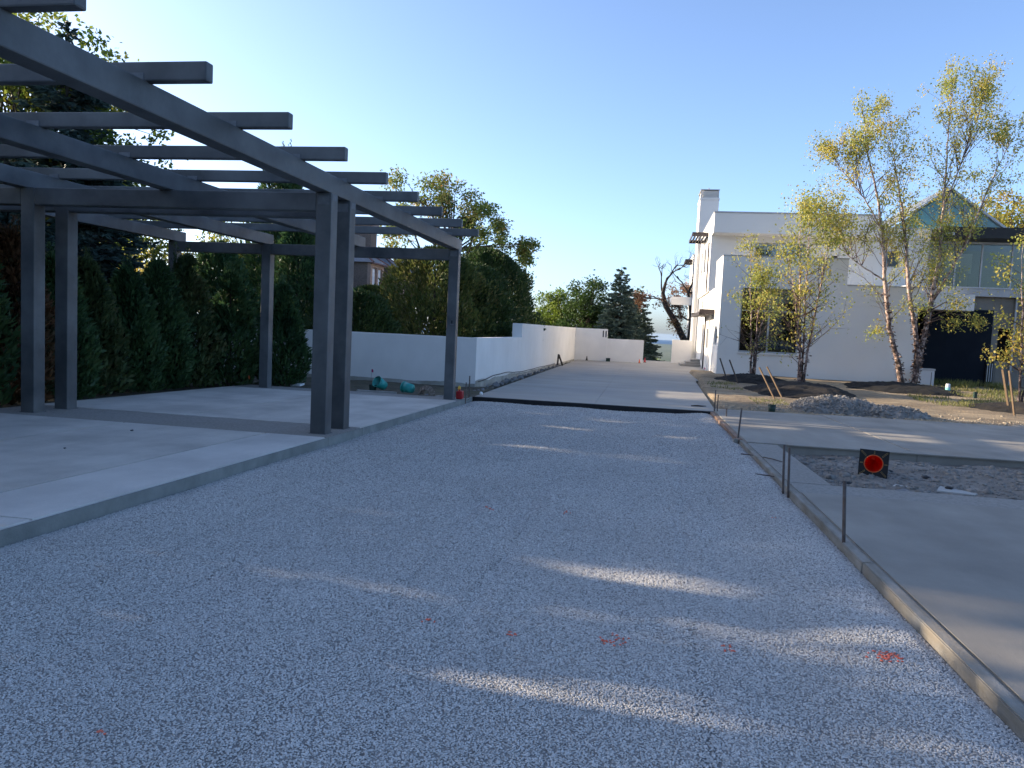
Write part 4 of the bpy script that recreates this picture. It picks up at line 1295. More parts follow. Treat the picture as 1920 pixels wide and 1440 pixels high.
# steep lower roof and main roof
bh(poly_obj('roof', [(-16.6, 40.5, 3.0), (-16.6, 57.5, 3.0), (-19.0, 57.0, 5.2), (-19.0, 41, 5.2), (-21, 42.5, 7.4), (-21, 55.5, 7.4), (-25, 40.5, 3.0), (-25, 57.5, 3.0)],
            [(0, 1, 2, 3), (3, 2, 5, 4), (4, 5, 7, 6), (0, 3, 4, 6), (1, 7, 5, 2), (0, 6, 7, 1)], 'slate'))
bh(box('chimney', -18.6, -17.5, 46.8, 47.9, 4.6, 7.55, 'brick_w', None, .02))
bh(box('chimney_cap', -18.7, -17.4, 46.7, 48.0, 7.552, 7.75, 'brick_trim'))
for yc, w in ((44.1, 2.3), (48.1, 2.5), (52.6, 2.5)):
    x0, x1 = -18.6, -16.0
    y0, y1 = yc - w / 2, yc + w / 2
    d = bh(wall('dormer', 'y', y0, y1, 3.25, 5.0, x1 - .2, x1, [(yc - .85, yc - .12, 3.55, 4.72), (yc + .12, yc + .85, 3.55, 4.72)], 'brick_trim'))
    s1 = bh(box('dormer_cheek', x0, x1 - .202, y0 + .01, y0 + .2, 3.2, 5.0, 'brick_w'))
    s2 = bh(box('dormer_cheek', x0, x1 - .202, y1 - .2, y1 - .01, 3.2, 5.0, 'brick_w'))
    for a, b in ((yc - .85, yc - .12), (yc + .12, yc + .85)):
        f = bh(wall('window', 'y', a, b, 3.55, 4.72, x1 - .14, x1 - .09, [(a + .06, b - .06, 3.61, 4.66)], 'brick_trim'))
        p = bh(box('pane', x1 - .125, x1 - .11, a + .06, b - .06, 3.61, 4.66, 'pale_pane'))
        p.parent = f
        p.matrix_parent_inverse = Matrix()
    bh(poly_obj('dormer_roof', [(x1 + .22, y0 - .2, 4.98), (x1 + .22, y1 + .2, 4.98), (x0 - .6, y1 + .2, 4.98), (x0 - .6, y0 - .2, 4.98), (x1 - 1.1, yc, 5.85), (x0 - .9, yc, 5.85)],
                [(0, 1, 4), (1, 2, 5, 4), (3, 0, 4, 5), (0, 3, 2, 1), (2, 3, 5)], 'slate'))
    rl = [(np.array([(x1 + .23, yy2, 4.99), (x1 - 1.1, yc, 5.87)]), np.array([.06, .06])) for yy2 in (y0 - .2, y1 + .2)]
    for l_ in rl:
        bh(tubes('ridge_cap', [l_], 'ridge', None, 5))
    bh(box('eave', x1 + .1, x1 + .235, y0 - .2, y1 + .2, 4.90, 4.975, 'ridge'))
# ------------------------------------------------------------------ trees and shrubs
def parented(o, parent):
    o.parent = parent
    return o

# openings in the foliage through which the low sun reaches the ground (plan ellipses: x, y, half length, half width)
GAPS = [(0.0, 5.08, .75, .17), (-0.1, 3.24, .75, .18), (2.15, 4.9, .45, .12), (2.15, 4.2, .45, .36), (-1.6, 15.7, .5, .10), (-2.0, 13.9, .5, .10), (0.1, 13.5, .5, .16), (-.7, 14.6, .4, .08),
        (3.2, 15.2, 1.1, .10), (5.2, 14.6, 1.5, .14), (5.8, 15.6, 1.3, .10), (7.6, 14.4, 1.2, .14), (2.6, 17.2, .9, .12), (4.2, 18.4, 1.4, .12), (3.6, 16.6, 1.3, .08), (8.4, 16.5, 1.3, .12),
        (-2.8, 18.95, .9, .12), (0.2, 19.4, 1.3, .15), (-5.2, 16.4, .6, .08), (-3.0, 16.6, .8, .10), (1.0, 16.9, .6, .09), (-1.9, 10.9, .3, .06),
        (7.6, 21.6, 3.0, 1.3), (9.0, 25.0, 2.6, 1.6), (4.6, 23.0, 1.2, .5), (-2.6, 6.3, .22, .07)]
def sun_gap(P, rg, keep=.02):
    """mask of leaves that do not stand in one of the openings"""
    dx, dy, dz = sd.x / sd.z, sd.y / sd.z, 1.0
    gx = P[:, 0] - dx * P[:, 2]
    gy = P[:, 1] - dy * P[:, 2]
    m = np.ones(len(P), bool)
    for (x, y, a, b) in GAPS:
        u, v = gx - x, gy - y + (gx - x) * .12
        m &= ~(((u / (a + .16)) ** 2 + (v / (b + .08)) ** 2 < 1) & (rg.uniform(size=len(P)) > keep))
    return m

def broadleaf(name, label, cat, loc, h, blobs, nclump, nleaf, lsize, mat, tr=0.18, group=None, bark='bark', spread=0.55, seed=1, fork=0.35, lean=(0, 0), shell=0.75, flat=0.75, hole=0.0):
    """blobs: crown envelope as (x, y, z, rx, ry, rz) relative to loc"""
    rg = np.random.default_rng(seed)
    t = thing(name, label, cat, loc, group)
    B = np.array(blobs, float)
    vol = B[:, 3] * B[:, 4] * B[:, 5]
    pick = rg.choice(len(B), nclump, p=vol / vol.sum())
    d = rdir(nclump, rg)
    rr = np.where(rg.uniform(size=nclump) < shell, rg.uniform(.72, 1.0, nclump), rg.uniform(.2, .8, nclump))
    C = B[pick, :3] + d * B[pick, 3:] * rr[:, None]
    if hole:
        keep = np.array([mnoise.noise(Vector(c) * 0.55 + Vector((seed, 0, 0))) > -hole * 0.5 for c in C])
        C = C[keep]
    # skeleton
    crown = B[:, :3].mean(0)
    top = np.array([crown[0] * .6 + lean[0], crown[1] * .6 + lean[1], max(h * .8, crown[2])])
    trunk = curve_pts((0, 0, -.3), top, 9, .02, rg)
    rad_t = np.linspace(1, .28, 9) * tr
    rad_t[0] *= 1.35
    lines = [(trunk, rad_t)]
    for c in C:
        k = int(np.clip(rg.uniform(fork, .95) * 8, 1, 7))
        a = trunk[k]
        if c[2] < a[2]:
            a = trunk[max(1, k - 3)]
        p = curve_pts(a, c, 6, .05, rg, .06)
        L = np.linalg.norm(c - a)
        r0 = min(rad_t[k] * .6, .012 + .018 * L)
        if sun_gap(p[1:] + np.array(loc), rg, 0).all():
            lines.append((p, np.linspace(r0, .006, 6)))
    parented(tubes('trunk', lines, bark, None, 5), t)
    # leaves around each clump
    n = nleaf
    ci = rg.integers(0, len(C), n)
    cs = spread * rg.uniform(.6, 1.25, len(C))
    off = rg.normal(size=(n, 3)) * np.array([1, 1, flat]) * cs[ci][:, None] * .55
    P = C[ci] + off
    D = unit(rdir(n, rg) + unit(off) * .6 + np.array([0, 0, -.25]))
    N = unit(rdir(n, rg) + np.array([0, 0, 1.1]))
    L = lsize * rg.uniform(.7, 1.3, n)
    m = sun_gap(P + np.array(loc), rg)
    P, D, N, L = P[m], D[m], N[m], L[m]
    parented(leaf_obj('crown', P, D, N, L, L * .62, mat, None, .08), t)
    return t

def conifer_cone(h, r, rg, rings, per, twigs, tw, droop=-0.25, power=0.85, base=.04, up=0.0):
    """spruce: whorls of branches, each with side twigs; returns lines, P, D, N, L"""
    lines = [(np.array([(0, 0, -.2), (0, 0, h * .5), (0, 0, h)]), np.array([h * .016, h * .010, .006]))]
    Ps, Ds, Ns, Ls = [], [], [], []
    nbr = rings * per
    for k in range(1):
        for j in range(nbr):
            f = 1 - (1 - base) * math.sqrt((j + rg.uniform(0, 1)) / nbr)
            f = min(max(f, 0.01), .985)
            z = h * f
            a = rg.uniform(0, 6.283)
            rb = (r * (1 - f) ** power + .10) * rg.uniform(.72, 1.10)
            u = np.array([math.cos(a), math.sin(a), 0])
            s = np.linspace(0, 1, 6)
            dz = (droop * s - .22 * droop * s ** 3 * 1.8) * rb + (f - .35) * .5 * s * rb + up * s * rb
            pts = u[None] * (s * rb)[:, None] + np.array([0, 0, z])
            pts[:, 2] += dz
            lines.append((pts, np.linspace(.012 + .008 * rb, .004, 6)))
            nt = max(5, int(twigs * (.35 + rb / r)))
            ss = rg.uniform(.12, 1.0, nt) ** .75
            base_p = np.stack([np.interp(ss, s, pts[:, i]) for i in range(3)], 1)
            side = np.array([-u[1], u[0], 0])
            sg = rg.choice([-1, 1], nt)
            D = u[None] * rg.uniform(.5, 1.0, (nt, 1)) + side[None] * (sg * rg.uniform(.2, 1.0, nt))[:, None]
            D[:, 2] += rg.uniform(-.6, .35, nt)
            Ps.append(base_p)
            Ds.append(unit(D))
            Ns.append(unit(rdir(nt, rg) * .7 + np.array([0, 0, 1.0])))
            Ls.append(tw * rg.uniform(.6, 1.25, nt) * (1.15 - .5 * ss))
    return lines, np.concatenate(Ps), np.concatenate(Ds), np.concatenate(Ns), np.concatenate(Ls)

def spruce(name, label, loc, h, r, mat, seed, rings, per, twigs, tw, group=None, bark='bark_d', wf=.34, **kw):
    rg = np.random.default_rng(seed)
    t = thing(name, label, 'tree', loc, group)
    lines, P, D, N, L = conifer_cone(h, r, rg, rings, per, twigs, tw, **kw)
    parented(tubes('trunk', lines, bark, None, 4), t)
    # needle sprays: crossed blades
    m = sun_gap(P + np.array(loc), rg)
    P, D, N, L = P[m], D[m], N[m], L[m]
    P2 = np.concatenate([P, P])
    D2 = np.concatenate([D, D])
    S = np.cross(D, N)
    N2 = np.concatenate([N, S])
    L2 = np.concatenate([L, L])
    parented(leaf_obj('crown', P2, D2, N2, L2, L2 * wf, mat, None, .0), t)
    return t

def shrub_mesh(h, r, n, size, rg, power=.6, shape='arb', lumps=5):
    """dense evergreen sprays: rounded cone with lumpy outline; returns P, D, N, L"""
    f = rg.uniform(0, 1, n) ** .85
    a = rg.uniform(0, 6.283, n)
    if shape == 'arb':
        prof = np.clip(1 - f, 0, 1) ** power * np.clip(.62 + 1.6 * f, 0, 1)
    else:
        prof = np.sqrt(np.clip(1 - (np.clip(f - .25, 0, 1) / .75) ** 2.2, 0, 1)) * np.clip(.72 + 1.2 * f, 0, 1)
    ph = rg.uniform(0, 6.28, 4)
    lump = 1 + .13 * np.sin(lumps * a + ph[0] + 5 * f) + .10 * np.sin((lumps + 3) * a + ph[1] - 9 * f) + .08 * np.sin(17 * f + ph[2] + 2 * a)
    dep = np.where(rg.uniform(size=n) < .8, rg.uniform(.80, 1.04, n), rg.uniform(.3, .85, n))
    R = r * prof * lump * dep
    P = np.stack([np.cos(a) * R, np.sin(a) * R, f * h], 1)
    out = np.stack([np.cos(a), np.sin(a), np.zeros(n)], 1)
    D = unit(out * rg.uniform(.2, .9, (n, 1)) + np.array([0, 0, 1.0]) * rg.uniform(.3, 1.1, (n, 1)) + rdir(n, rg) * .45)
    N = unit(rdir(n, rg) + out * .6)
    L = size * rg.uniform(.6, 1.35, n)
    return P, D, N, L

def shrub(name, label, loc, h, r, n, size, mat, seed, group=None, power=.6, shape='arb', cat='shrub', leaders=0, ry=1.0):
    rg = np.random.default_rng(seed)
    t = thing(name, label, cat, loc, group)
    P, D, N, L = shrub_mesh(h, r, n, size, rg, power, shape)
    P[:, 1] *= ry
    for k in range(leaders):
        m = 90
        s = rg.uniform(0, 1, m)
        a = rg.uniform(0, 6.28)
        q = r * .35 * rg.uniform(.1, 1)
        lp = np.stack([math.cos(a) * q + rg.normal(0, .03, m), math.sin(a) * q + rg.normal(0, .03, m), h * .86 + s * h * .26], 1)
        P = np.concatenate([P, lp])
        D = np.concatenate([D, unit(rdir(m, rg) * .5 + np.array([0, 0, 1.0]))])
        N = np.concatenate([N, rdir(m, rg)])
        L = np.concatenate([L, size * .9 * rg.uniform(.6, 1.1, m) * (1.1 - .6 * s)])
    m = sun_gap(P + np.array(loc), rg)
    P, D, N, L = P[m], D[m], N[m], L[m]
    parented(leaf_obj('foliage', P, D, N, L, L * .36, mat, None, .05), t)
    ln = [(np.array([(0, 0, -.25), (0.02, 0, h * .5), (0, 0, h * .9)]), np.array([.05, .035, .008]) * max(1, h / 3))]
    for k in range(14):
        a, f = rg.uniform(0, 6.28), rg.uniform(.05, .7)
        q = r * (1 - f) ** .6 * .8
        ln.append((np.array([(0, 0, h * f), (math.cos(a) * q * .6, math.sin(a) * q * .6, h * f + .2 * h * .3), (math.cos(a) * q, math.sin(a) * q, h * f + .15 * h)]), np.array([.02, .012, .004])))
    parented(tubes('stem', ln, 'bark_d', None, 5), t)
    return t

# --- arborvitae hedge along the pad, counted from the white wall towards the camera
HG = 'arborvitae hedge along the pad'
ordn = ['end', 'second', 'third', 'fourth', 'fifth', 'sixth', 'seventh', 'eighth', 'ninth', 'tenth', 'eleventh', 'unseen twelfth', 'unseen thirteenth', 'unseen fourteenth', 'unseen fifteenth', 'unseen sixteenth', 'unseen seventeenth', 'unseen eighteenth']
hp = [(-9.35, 18.75, 2.55, .78), (-10.25, 17.75, 2.75, .80), (-10.75, 16.7, 3.0, .85), (-10.75, 15.6, 2.75, .85), (-10.7, 14.5, 2.5, .82), (-10.8, 13.4, 2.55, .85),
      (-10.6, 12.4, 2.5, .8), (-10.55, 11.35, 2.8, .8), (-10.45, 10.3, 3.15, .8), (-10.5, 9.3, 3.0, .8), (-10.5, 8.2, 3.1, .8),
      (-10.5, 7.1, 3.2, .85), (-10.5, 6.0, 3.3, .85), (-10.5, 4.9, 3.2, .85), (-10.5, 3.8, 3.3, .85), (-10.5, 2.7, 3.2, .85), (-10.5, 1.6, 3.3, .85), (-10.5, .5, 3.2, .85)]  # this last row is out of frame, added to block stray sun
for k, (x, y, h, r) in enumerate(hp):
    m = 'L_arb_b' if k == 7 else ('L_arb2' if k in (2, 5, 9) else 'L_arb')
    lab = ('browned arborvitae with rusty foliage in the hedge behind the left posts' if k == 7 else
           ('bushy end arborvitae of the hedge next to the white wall' if k == 0 else 'dark green arborvitae in the hedge, %s from the white wall' % ordn[k]))
    shrub('arborvitae', lab, (x, y, gz(y) - .05), h, r, 9500 if k < 8 else 7000, .15, m, 100 + k, HG, .62, leaders=3)

# --- tall trees on the left
spruce('spruce_tree', 'tall dark blue spruce rising behind the pergola on the left', (-16.9, 20.2, -.3), 10.2, 3.35, 'L_spr', 5, 50, 14, 34, .38, droop=-.28)
spruce('spruce_tree', 'shorter blue spruce half hidden low at the left frame edge', (-15.6, 16.6, -.4), 6.4, 2.6, 'L_spr', 6, 32, 12, 30, .42, droop=-.28)
DG = 'broadleaf trees behind the hedge'
broadleaf('broadleaf_tree', 'yellow-green broadleaf tree overhanging the top left corner', 'tree', (-19.9, 21.4, -.4), 11.6,
          [(0, 0, 9.0, 3.2, 2.8, 2.2), (1.2, 1.0, 7.0, 3.2, 2.6, 2.2), (0.8, 0, 4.6, 3.4, 2.4, 2.4)], 190, 26000, .17, 'L_decid', .22, DG, seed=21, spread=.62)
broadleaf('broadleaf_tree', 'backlit broadleaf tree filling in behind the tall spruce', 'tree', (-23.0, 30.0, -.5), 8.2,
          [(0, 0, 5.6, 2.8, 2.8, 2.4), (1.0, 0, 3.6, 2.6, 2.4, 1.8)], 90, 9500, .17, 'L_decid', .2, DG, seed=22)
broadleaf('broadleaf_tree', 'small golden backlit tree in the sky gap above the hedge', 'tree', (-18.2, 26.2, -.4), 4.7,
          [(0, 0, 3.4, 1.3, 1.3, 1.1), (-.9, .3, 2.6, 1.3, 1.2, 1.1), (.8, 0, 2.2, 1.2, 1.2, 1.0)], 60, 4200, .13, 'L_birch2', .10, DG, seed=23, spread=.42)
broadleaf('broadleaf_tree', 'broadleaf tree with sunlit rim behind the far pergola beams', 'tree', (-18.0, 32.5, -.5), 6.9,
          [(0, 0, 5.0, 2.0, 2.0, 1.5), (1.4, 0, 3.9, 1.9, 1.9, 1.5), (-1.3, 0, 3.6, 1.8, 1.8, 1.4)], 90, 9000, .16, 'L_decid', .18, DG, seed=24)
shrub('columnar_conifer', 'tall dark columnar conifer rising through the pergola beams', (-15.3, 30.2, -.4), 8.3, 1.65, 15000, .24, 'L_arb', 131, None, .42, cat='tree', leaders=2)
shrub('columnar_conifer', 'dark conifer between the pergola posts behind the white wall', (-12.9, 27.0, -.3), 5.2, 1.55, 12000, .20, 'L_arb', 132, None, .5, cat='tree')
shrub('columnar_conifer', 'dark conifer behind the hedge left of the middle far post', (-15.0, 25.2, -.3), 4.3, 1.6, 11000, .2, 'L_arb', 133, None, .5, cat='tree', leaders=2)
# --- yews over the white wall
YG = 'clipped yews above the white wall'
shrub('yew_shrub', 'dark green yew over the shaded white wall near the front posts', (-10.2, 25.8, -.3), 2.9, 1.6, 11000, .17, 'L_yew', 141, YG, shape='yew')
shrub('yew_shrub', 'brownish yellow-green yew behind the far pergola post', (-8.2, 29.0, -.3), 4.75, 2.25, 21000, .17, 'L_yew_b', 142, YG, shape='yew')
shrub('yew_shrub', 'large dark green yew where the white wall steps up', (-7.1, 33.6, -.3), 5.2, 2.15, 22000, .18, 'L_yew', 143, YG, shape='yew')
shrub('yew_shrub', 'dark yew wedged between the brown yew and the large one', (-7.0, 30.8, -.3), 4.3, 1.7, 14000, .17, 'L_yew', 144, YG, shape='yew')
shrub('yew_shrub', 'brown-tinged yew in front of the brick house', (-11.6, 31.5, -.3), 3.3, 1.9, 12000, .17, 'L_yew_b', 145, YG, shape='yew')
shrub('yew_shrub', 'farthest dark yew over the taller stretch of white wall', (-7.7, 38.0, -.3), 5.3, 2.0, 15000, .18, 'L_yew', 146, YG, shape='yew')
# --- oak
broadleaf('oak_tree', 'spreading oak with russet clumps behind the yews', 'tree', (-15.2, 56.5, -1.0), 13.0,
          [(-2.4, 0, 12.0, 2.6, 2.4, 2.1), (-.2, 0, 11.3, 2.6, 2.4, 2.4), (2.2, 0, 9.8, 2.4, 2.4, 2.0), (4.2, 0, 8.6, 2.4, 2.3, 1.9), (5.0, 0, 7.2, 1.8, 1.8, 1.5), (4.4, 0, 5.8, 1.5, 1.5, 1.3), (-2.5, 0, 8.6, 2.4, 2.3, 1.8), (.6, .5, 7.4, 2.6, 2.3, 1.9), (-4.2, 0, 9.6, 1.5, 1.5, 1.5)],
          118, 18000, .22, 'L_oak', .36, seed=31, spread=.62, shell=.9, hole=.2)
broadleaf('broadleaf_tree', 'bright yellow-green tree glimpsed under the pergola beam', 'tree', (-16.0, 52.0, -1.0), 6.9,
          [(0, 0, 5.5, 1.7, 1.5, 1.4), (1.6, 0, 4.5, 1.6, 1.5, 1.2)], 50, 4500, .2, 'L_lime', .14, seed=32, spread=.6)
# --- far end of the drive
broadleaf('broadleaf_tree', 'light green tree behind the far end wall', 'tree', (-8.0, 65.5, -2.0), 7.4,
          [(0, 0, 5.3, 2.0, 1.8, 1.7), (-.7, 0, 3.6, 1.9, 1.8, 1.5), (1.3, 0, 4.9, 1.5, 1.5, 1.7)], 80, 9000, .2, 'L_lime', .16, seed=33, spread=.6)
broadleaf('broadleaf_tree', 'dense dark green tree left of the blue spruce', 'tree', (-4.7, 63.0, -2.0), 8.0,
          [(0, 0, 5.9, 1.9, 1.9, 1.9), (-.7, 0, 4.2, 1.9, 1.9, 1.9), (1.0, 0, 4.0, 1.7, 1.7, 1.9)], 90, 13000, .2, 'L_green', .18, seed=34, spread=.6)
spruce('spruce_tree', 'silvery blue spruce at the end of the low white wall', (-2.1, 57.0, -1.2), 7.7, 2.65, 'L_spr_s', 7, 42, 16, 34, .30, droop=-.22, power=.9, wf=.42)
spruce('spruce_tree', 'shorter silvery spruce standing behind the blue spruce', (-.75, 60.0, -1.6), 6.9, 2.3, 'L_spr_s', 8, 34, 15, 30, .30, droop=-.22, power=.9, wf=.42)
# golden tree behind the wing
broadleaf('broadleaf_tree', 'golden autumn tree behind the right wing', 'tree', (24.8, 60, -1.0), 13.5,
          [(0, 0, 11.0, 3.4, 3.0, 2.6), (-2.4, 0, 9.4, 2.6, 2.6, 2.2), (2.5, 0, 10.0, 3.0, 2.6, 2.6), (-.5, 0, 8.0, 4.0, 3, 2.2)], 150, 24000, .2, 'L_gold', .3, seed=35, spread=.8)
# bushes on the slope below the drive
for k, (x, y, z, r, lab) in enumerate(((0.6, 78, -6.2, 2.2, 'yellow-green bush top below the end of the drive, on the left'), (2.6, 80, -6.6, 2.4, 'yellow-green bush top below the end of the drive, on the right'), (-3, 92, -9.5, 3.2, 'darker bush top farther down the slope'))):
    broadleaf('slope_bush', lab, 'shrub', (x, y, z), 4.4, [(0, 0, 3.4, r, r, 1.6)], 60, 5000, .26, 'L_lime', .1, 'bushes on the slope below the drive', seed=40 + k, spread=.6)

# --- trees out of frame on the left whose shade falls over the pad and the gravel
SG = 'broadleaf trees left of the camera'
for k, (x, y, h, lab) in enumerate(((-17.5, 10.6, 9.6, 'broadleaf tree left of the pad, nearest the spruces'), (-16.6, 3.2, 9.2, 'broadleaf tree left of the pad, level with the near slab'),
                                    (-17.8, -1.4, 10.0, 'broadleaf tree left of the camera'), (-20.5, 8.9, 11.0, 'tall broadleaf tree in the second row left of the pad'), (-19.6, 15.2, 9.5, 'broadleaf tree beside the spruces left of the hedge'))):
    broadleaf('broadleaf_tree', lab, 'tree', (x, y, -.2), h,
              [(0, 0, h * .70, 2.6, 2.8, 2.3), (.5, .6, h * .45, 2.7, 2.8, 2.2), (-.3, -.8, h * .28, 2.5, 2.7, 1.7)], 160, 21000, .2, 'L_decid', .2, SG, seed=50 + k, spread=.62)

# --- unseen trees added behind the camera to dim sky light, mirrored in windows
bt = broadleaf('broadleaf_tree', 'unseen broadleaf tree added behind the camera, first of the row', 'tree', (-13, -25, -.3), 13,
               [(0, 0, 9.0, 3.6, 3.4, 3.2), (.5, .6, 6.0, 3.8, 3.4, 2.6), (-.3, -.8, 3.6, 3.4, 3.2, 2.2)], 160, 11000, .34, 'L_green', .3, 'unseen trees added behind the camera', seed=58, spread=.8)
for k, (x, y, s) in enumerate(((-5.5, -27, .85), (2.5, -25.5, .8), (10.5, -27.5, .9), (18.5, -26, .85), (26.5, -25, .9))):
    c = copy_tree(bt)
    c.location = (x, y, -.3)
    c.scale = (s, s, s)
    c.rotation_euler = (0, 0, 1.3 * k + .7)
    c['label'] = 'unseen broadleaf tree added behind the camera, %s of the row' % ('second', 'third', 'fourth', 'fifth', 'sixth')[k]

# --- bare oak at the garden corner
def bare_oak():
    rg = np.random.default_rng(77)
    t = thing('dying_oak', 'nearly bare leaning oak with withered leaves beside the house', 'tree', (2.95, 57.5, -1.2))
    s = 57.5 / 56
    lines, tips = [], []
    main = np.array([(0, 0, -.3), (-.1, 0, 1.4), (-.35, 0, 2.6), (-.95, .1, 3.7), (-1.75, .2, 4.9), (-2.0, .2, 5.8), (-1.85, .1, 6.6)])
    lines.append((main, np.array([.36, .30, .26, .23, .20, .15, .10])))
    right = np.array([(-.1, 0, 1.5), (.12, .1, 2.6), (.15, .1, 3.9), (.0, .1, 5.0), (-.2, .1, 5.9), (.05, .0, 6.6)])
    lines.append((right, np.array([.26, .22, .17, .13, .10, .07])))
    def grow(p, d, L, r, lev):
        n = 5
        pts = [p]
        for i in range(n):
            d = d + rg.normal(0, .28, 3)
            d[2] += .05
            d = d / np.linalg.norm(d)
            p = p + d * L / n
            pts.append(p)
        lines.append((np.array(pts), np.linspace(r, r * .5, n + 1)))
        tips.append(pts[-1])
        if lev < 5:
            for k in range(2):
                grow(pts[rg.integers(2, n + 1)], d + rg.normal(0, .55, 3) * np.array([1, .6, .8]), L * rg.uniform(.55, .8), r * .55, lev + 1)
    for base, d in ((main[4], (-.9, 0, .4)), (main[5], (-.7, .2, .9)), (main[6], (-.1, 0, 1.0)), (main[6], (.6, 0, .8)), (right[3], (-.8, .2, .8)), (right[4], (-.5, 0, 1)), (right[5], (.4, .2, 1)), (right[2], (-.7, 0, .5)), (main[3], (-.5, .3, .7)), (right[4], (.7, .1, .6))):
        grow(base.astype(float), np.array(d, float), 1.5, .075, 1)
    parented(tubes('trunk', lines, 'bark_d', None, 5), t)
    tips = np.array(tips)
    low = tips[tips[:, 2] < 6.6]
    cc = np.concatenate([low, np.array([(-1.3, 0, 3.9), (-1.0, .1, 3.4), (-.7, -.1, 3.1), (-.5, -.1, 2.7), (-.3, -.1, 3.3), (-1.9, 0, 5.0), (-2.2, 0, 5.3), (-2.5, 0, 5.0), (-1.6, 0, 5.4), (-.4, 0, 2.3)])])
    n = 3600
    ci = rg.integers(0, len(cc), n)
    P = cc[ci] + rg.normal(0, .17, (n, 3))
    parented(leaf_obj('crown', P, rdir(n, rg) + np.array([0, 0, -.4]), rdir(n, rg), rg.uniform(.10, .19, n), rg.uniform(.06, .11, n), 'L_brown', None, .1), t)
bare_oak()

# --- river birches
def birch(label, loc, stems, side_n, leaves, lsize, mat, seed, leaf_from=.28, blen=(.5, 1.5), up=.75, flakes=0, r0=.07, twig_leaf=26, bare=0.0, extra=()):
    rg = np.random.default_rng(seed)
    t = thing('birch_tree', label, 'tree', loc, 'young multi-stemmed birches')
    big, thin, tips = [], [], []
    fl_P, fl_D, fl_N = [], [], []
    for pts, rs in stems:
        pts = np.array(pts, float)
        k = max(10, int(len(pts) * 5))
        s0 = np.linspace(0, 1, len(pts))
        s = np.linspace(0, 1, k)
        q = np.stack([np.interp(s, s0, pts[:, i]) for i in range(3)], 1)
        # round the corners
        for _ in range(2):
            q[1:-1] = (q[:-2] + 2 * q[1:-1] + q[2:]) / 4
        q[1:-1] += rg.normal(0, .012, (k - 2, 3))
        rr = np.interp(s, np.linspace(0, 1, len(rs)), rs)
        big.append((q, rr * .76))
        nb = side_n
        H = q[-1, 2] - q[0, 2]
        for j in range(nb):
            f = rg.uniform(leaf_from, .99)
            i = int(f * (k - 1))
            a = rg.uniform(0, 6.28)
            d = np.array([math.cos(a), math.sin(a) * .9, up * rg.uniform(.5, 1.5)])
            d /= np.linalg.norm(d)
            L = rg.uniform(*blen) * (1.25 - .75 * f)
            p0 = q[i]
            pp = [p0]
            dd = d.copy()
            for m in range(5):
                dd = unit(dd + rg.normal(0, .12, 3) + np.array([0, 0, .05]))
                pp.append(pp[-1] + dd * L / 5)
            pp = np.array(pp)
            thin.append((pp, np.linspace(min(rr[i] * .5, .016), .003, 6)))
            for m in range(2 + int(L * 2)):
                b = pp[rg.integers(2, 6)]
                d2 = unit(dd + rg.normal(0, .5, 3) + np.array([0, 0, .1]))
                l2 = L * rg.uniform(.25, .5)
                e = b + d2 * l2
                thin.append((np.array([b, (b + e) / 2 + rg.normal(0, .02, 3), e]), np.array([.005, .004, .002])))
                if rg.uniform() > bare * (1 - f):
                    tips.append(e)
                    tips.append((b + e) / 2)
            if rg.uniform() > bare * (1 - f):
                tips.append(pp[-1])
                tips.append(pp[-2])
        for j in range(flakes if pts[0][2] < 1 else 0):
            f = rg.uniform(0.0, .42) ** 1.1
            i = int(f * (k - 1))
            a = rg.uniform(0, 6.28)
            u = np.array([math.cos(a), math.sin(a), 0])
            fl_P.append(q[i] + u * rr[i] * .92 + np.array([0, 0, rg.uniform(-.08, .08)]))
            fl_D.append(unit(u * .9 + np.array([-u[1], u[0], 0]) * rg.uniform(-.8, .8) + np.array([0, 0, rg.uniform(-.5, .5)])))
            fl_N.append(unit(np.array([0, 0, 1.0]) + u * .3 + rdir(1, rg)[0] * .5))
    for c, l_ in extra:
        thin.append((np.array(c, float), np.linspace(*l_, len(c))))
        cpts = np.array(c, float)
        for j in range(int(10)):
            tips.append(cpts[-1] + rg.normal(0, .16, 3))
            tips.append(cpts[-2] * .5 + cpts[-1] * .5 + rg.normal(0, .14, 3))
    parented(tubes('trunk', big, 'birch', None, 9, True, .05, rg), t)
    tw = parented(tubes('twigs', thin, 'twig', None, 4), t)
    tw['kind'] = 'stuff'
    if fl_P:
        P = np.array(fl_P)
        n = len(P)
        L = rg.uniform(.05, .12, n)
        o = parented(leaf_obj('peeling_bark', P, np.array(fl_D), np.array(fl_N), L, L * rg.uniform(.8, 1.5, n), 'flake', None, .25), t)
        o['kind'] = 'stuff'
    tips = np.array(tips)
    n = leaves
    w = rg.uniform(.15, 1, len(tips)) ** 2
    ci = rg.choice(len(tips), n, p=w / w.sum())
    P = tips[ci] + rg.normal(0, .15, (n, 3))
    D = unit(rdir(n, rg) * .8 + np.array([0, 0, -.5]))
    L = lsize * rg.uniform(.6, 1.25, n)
    parented(leaf_obj('crown', P, D, rdir(n, rg), L, L * .66, mat, None, .1), t)
    return t

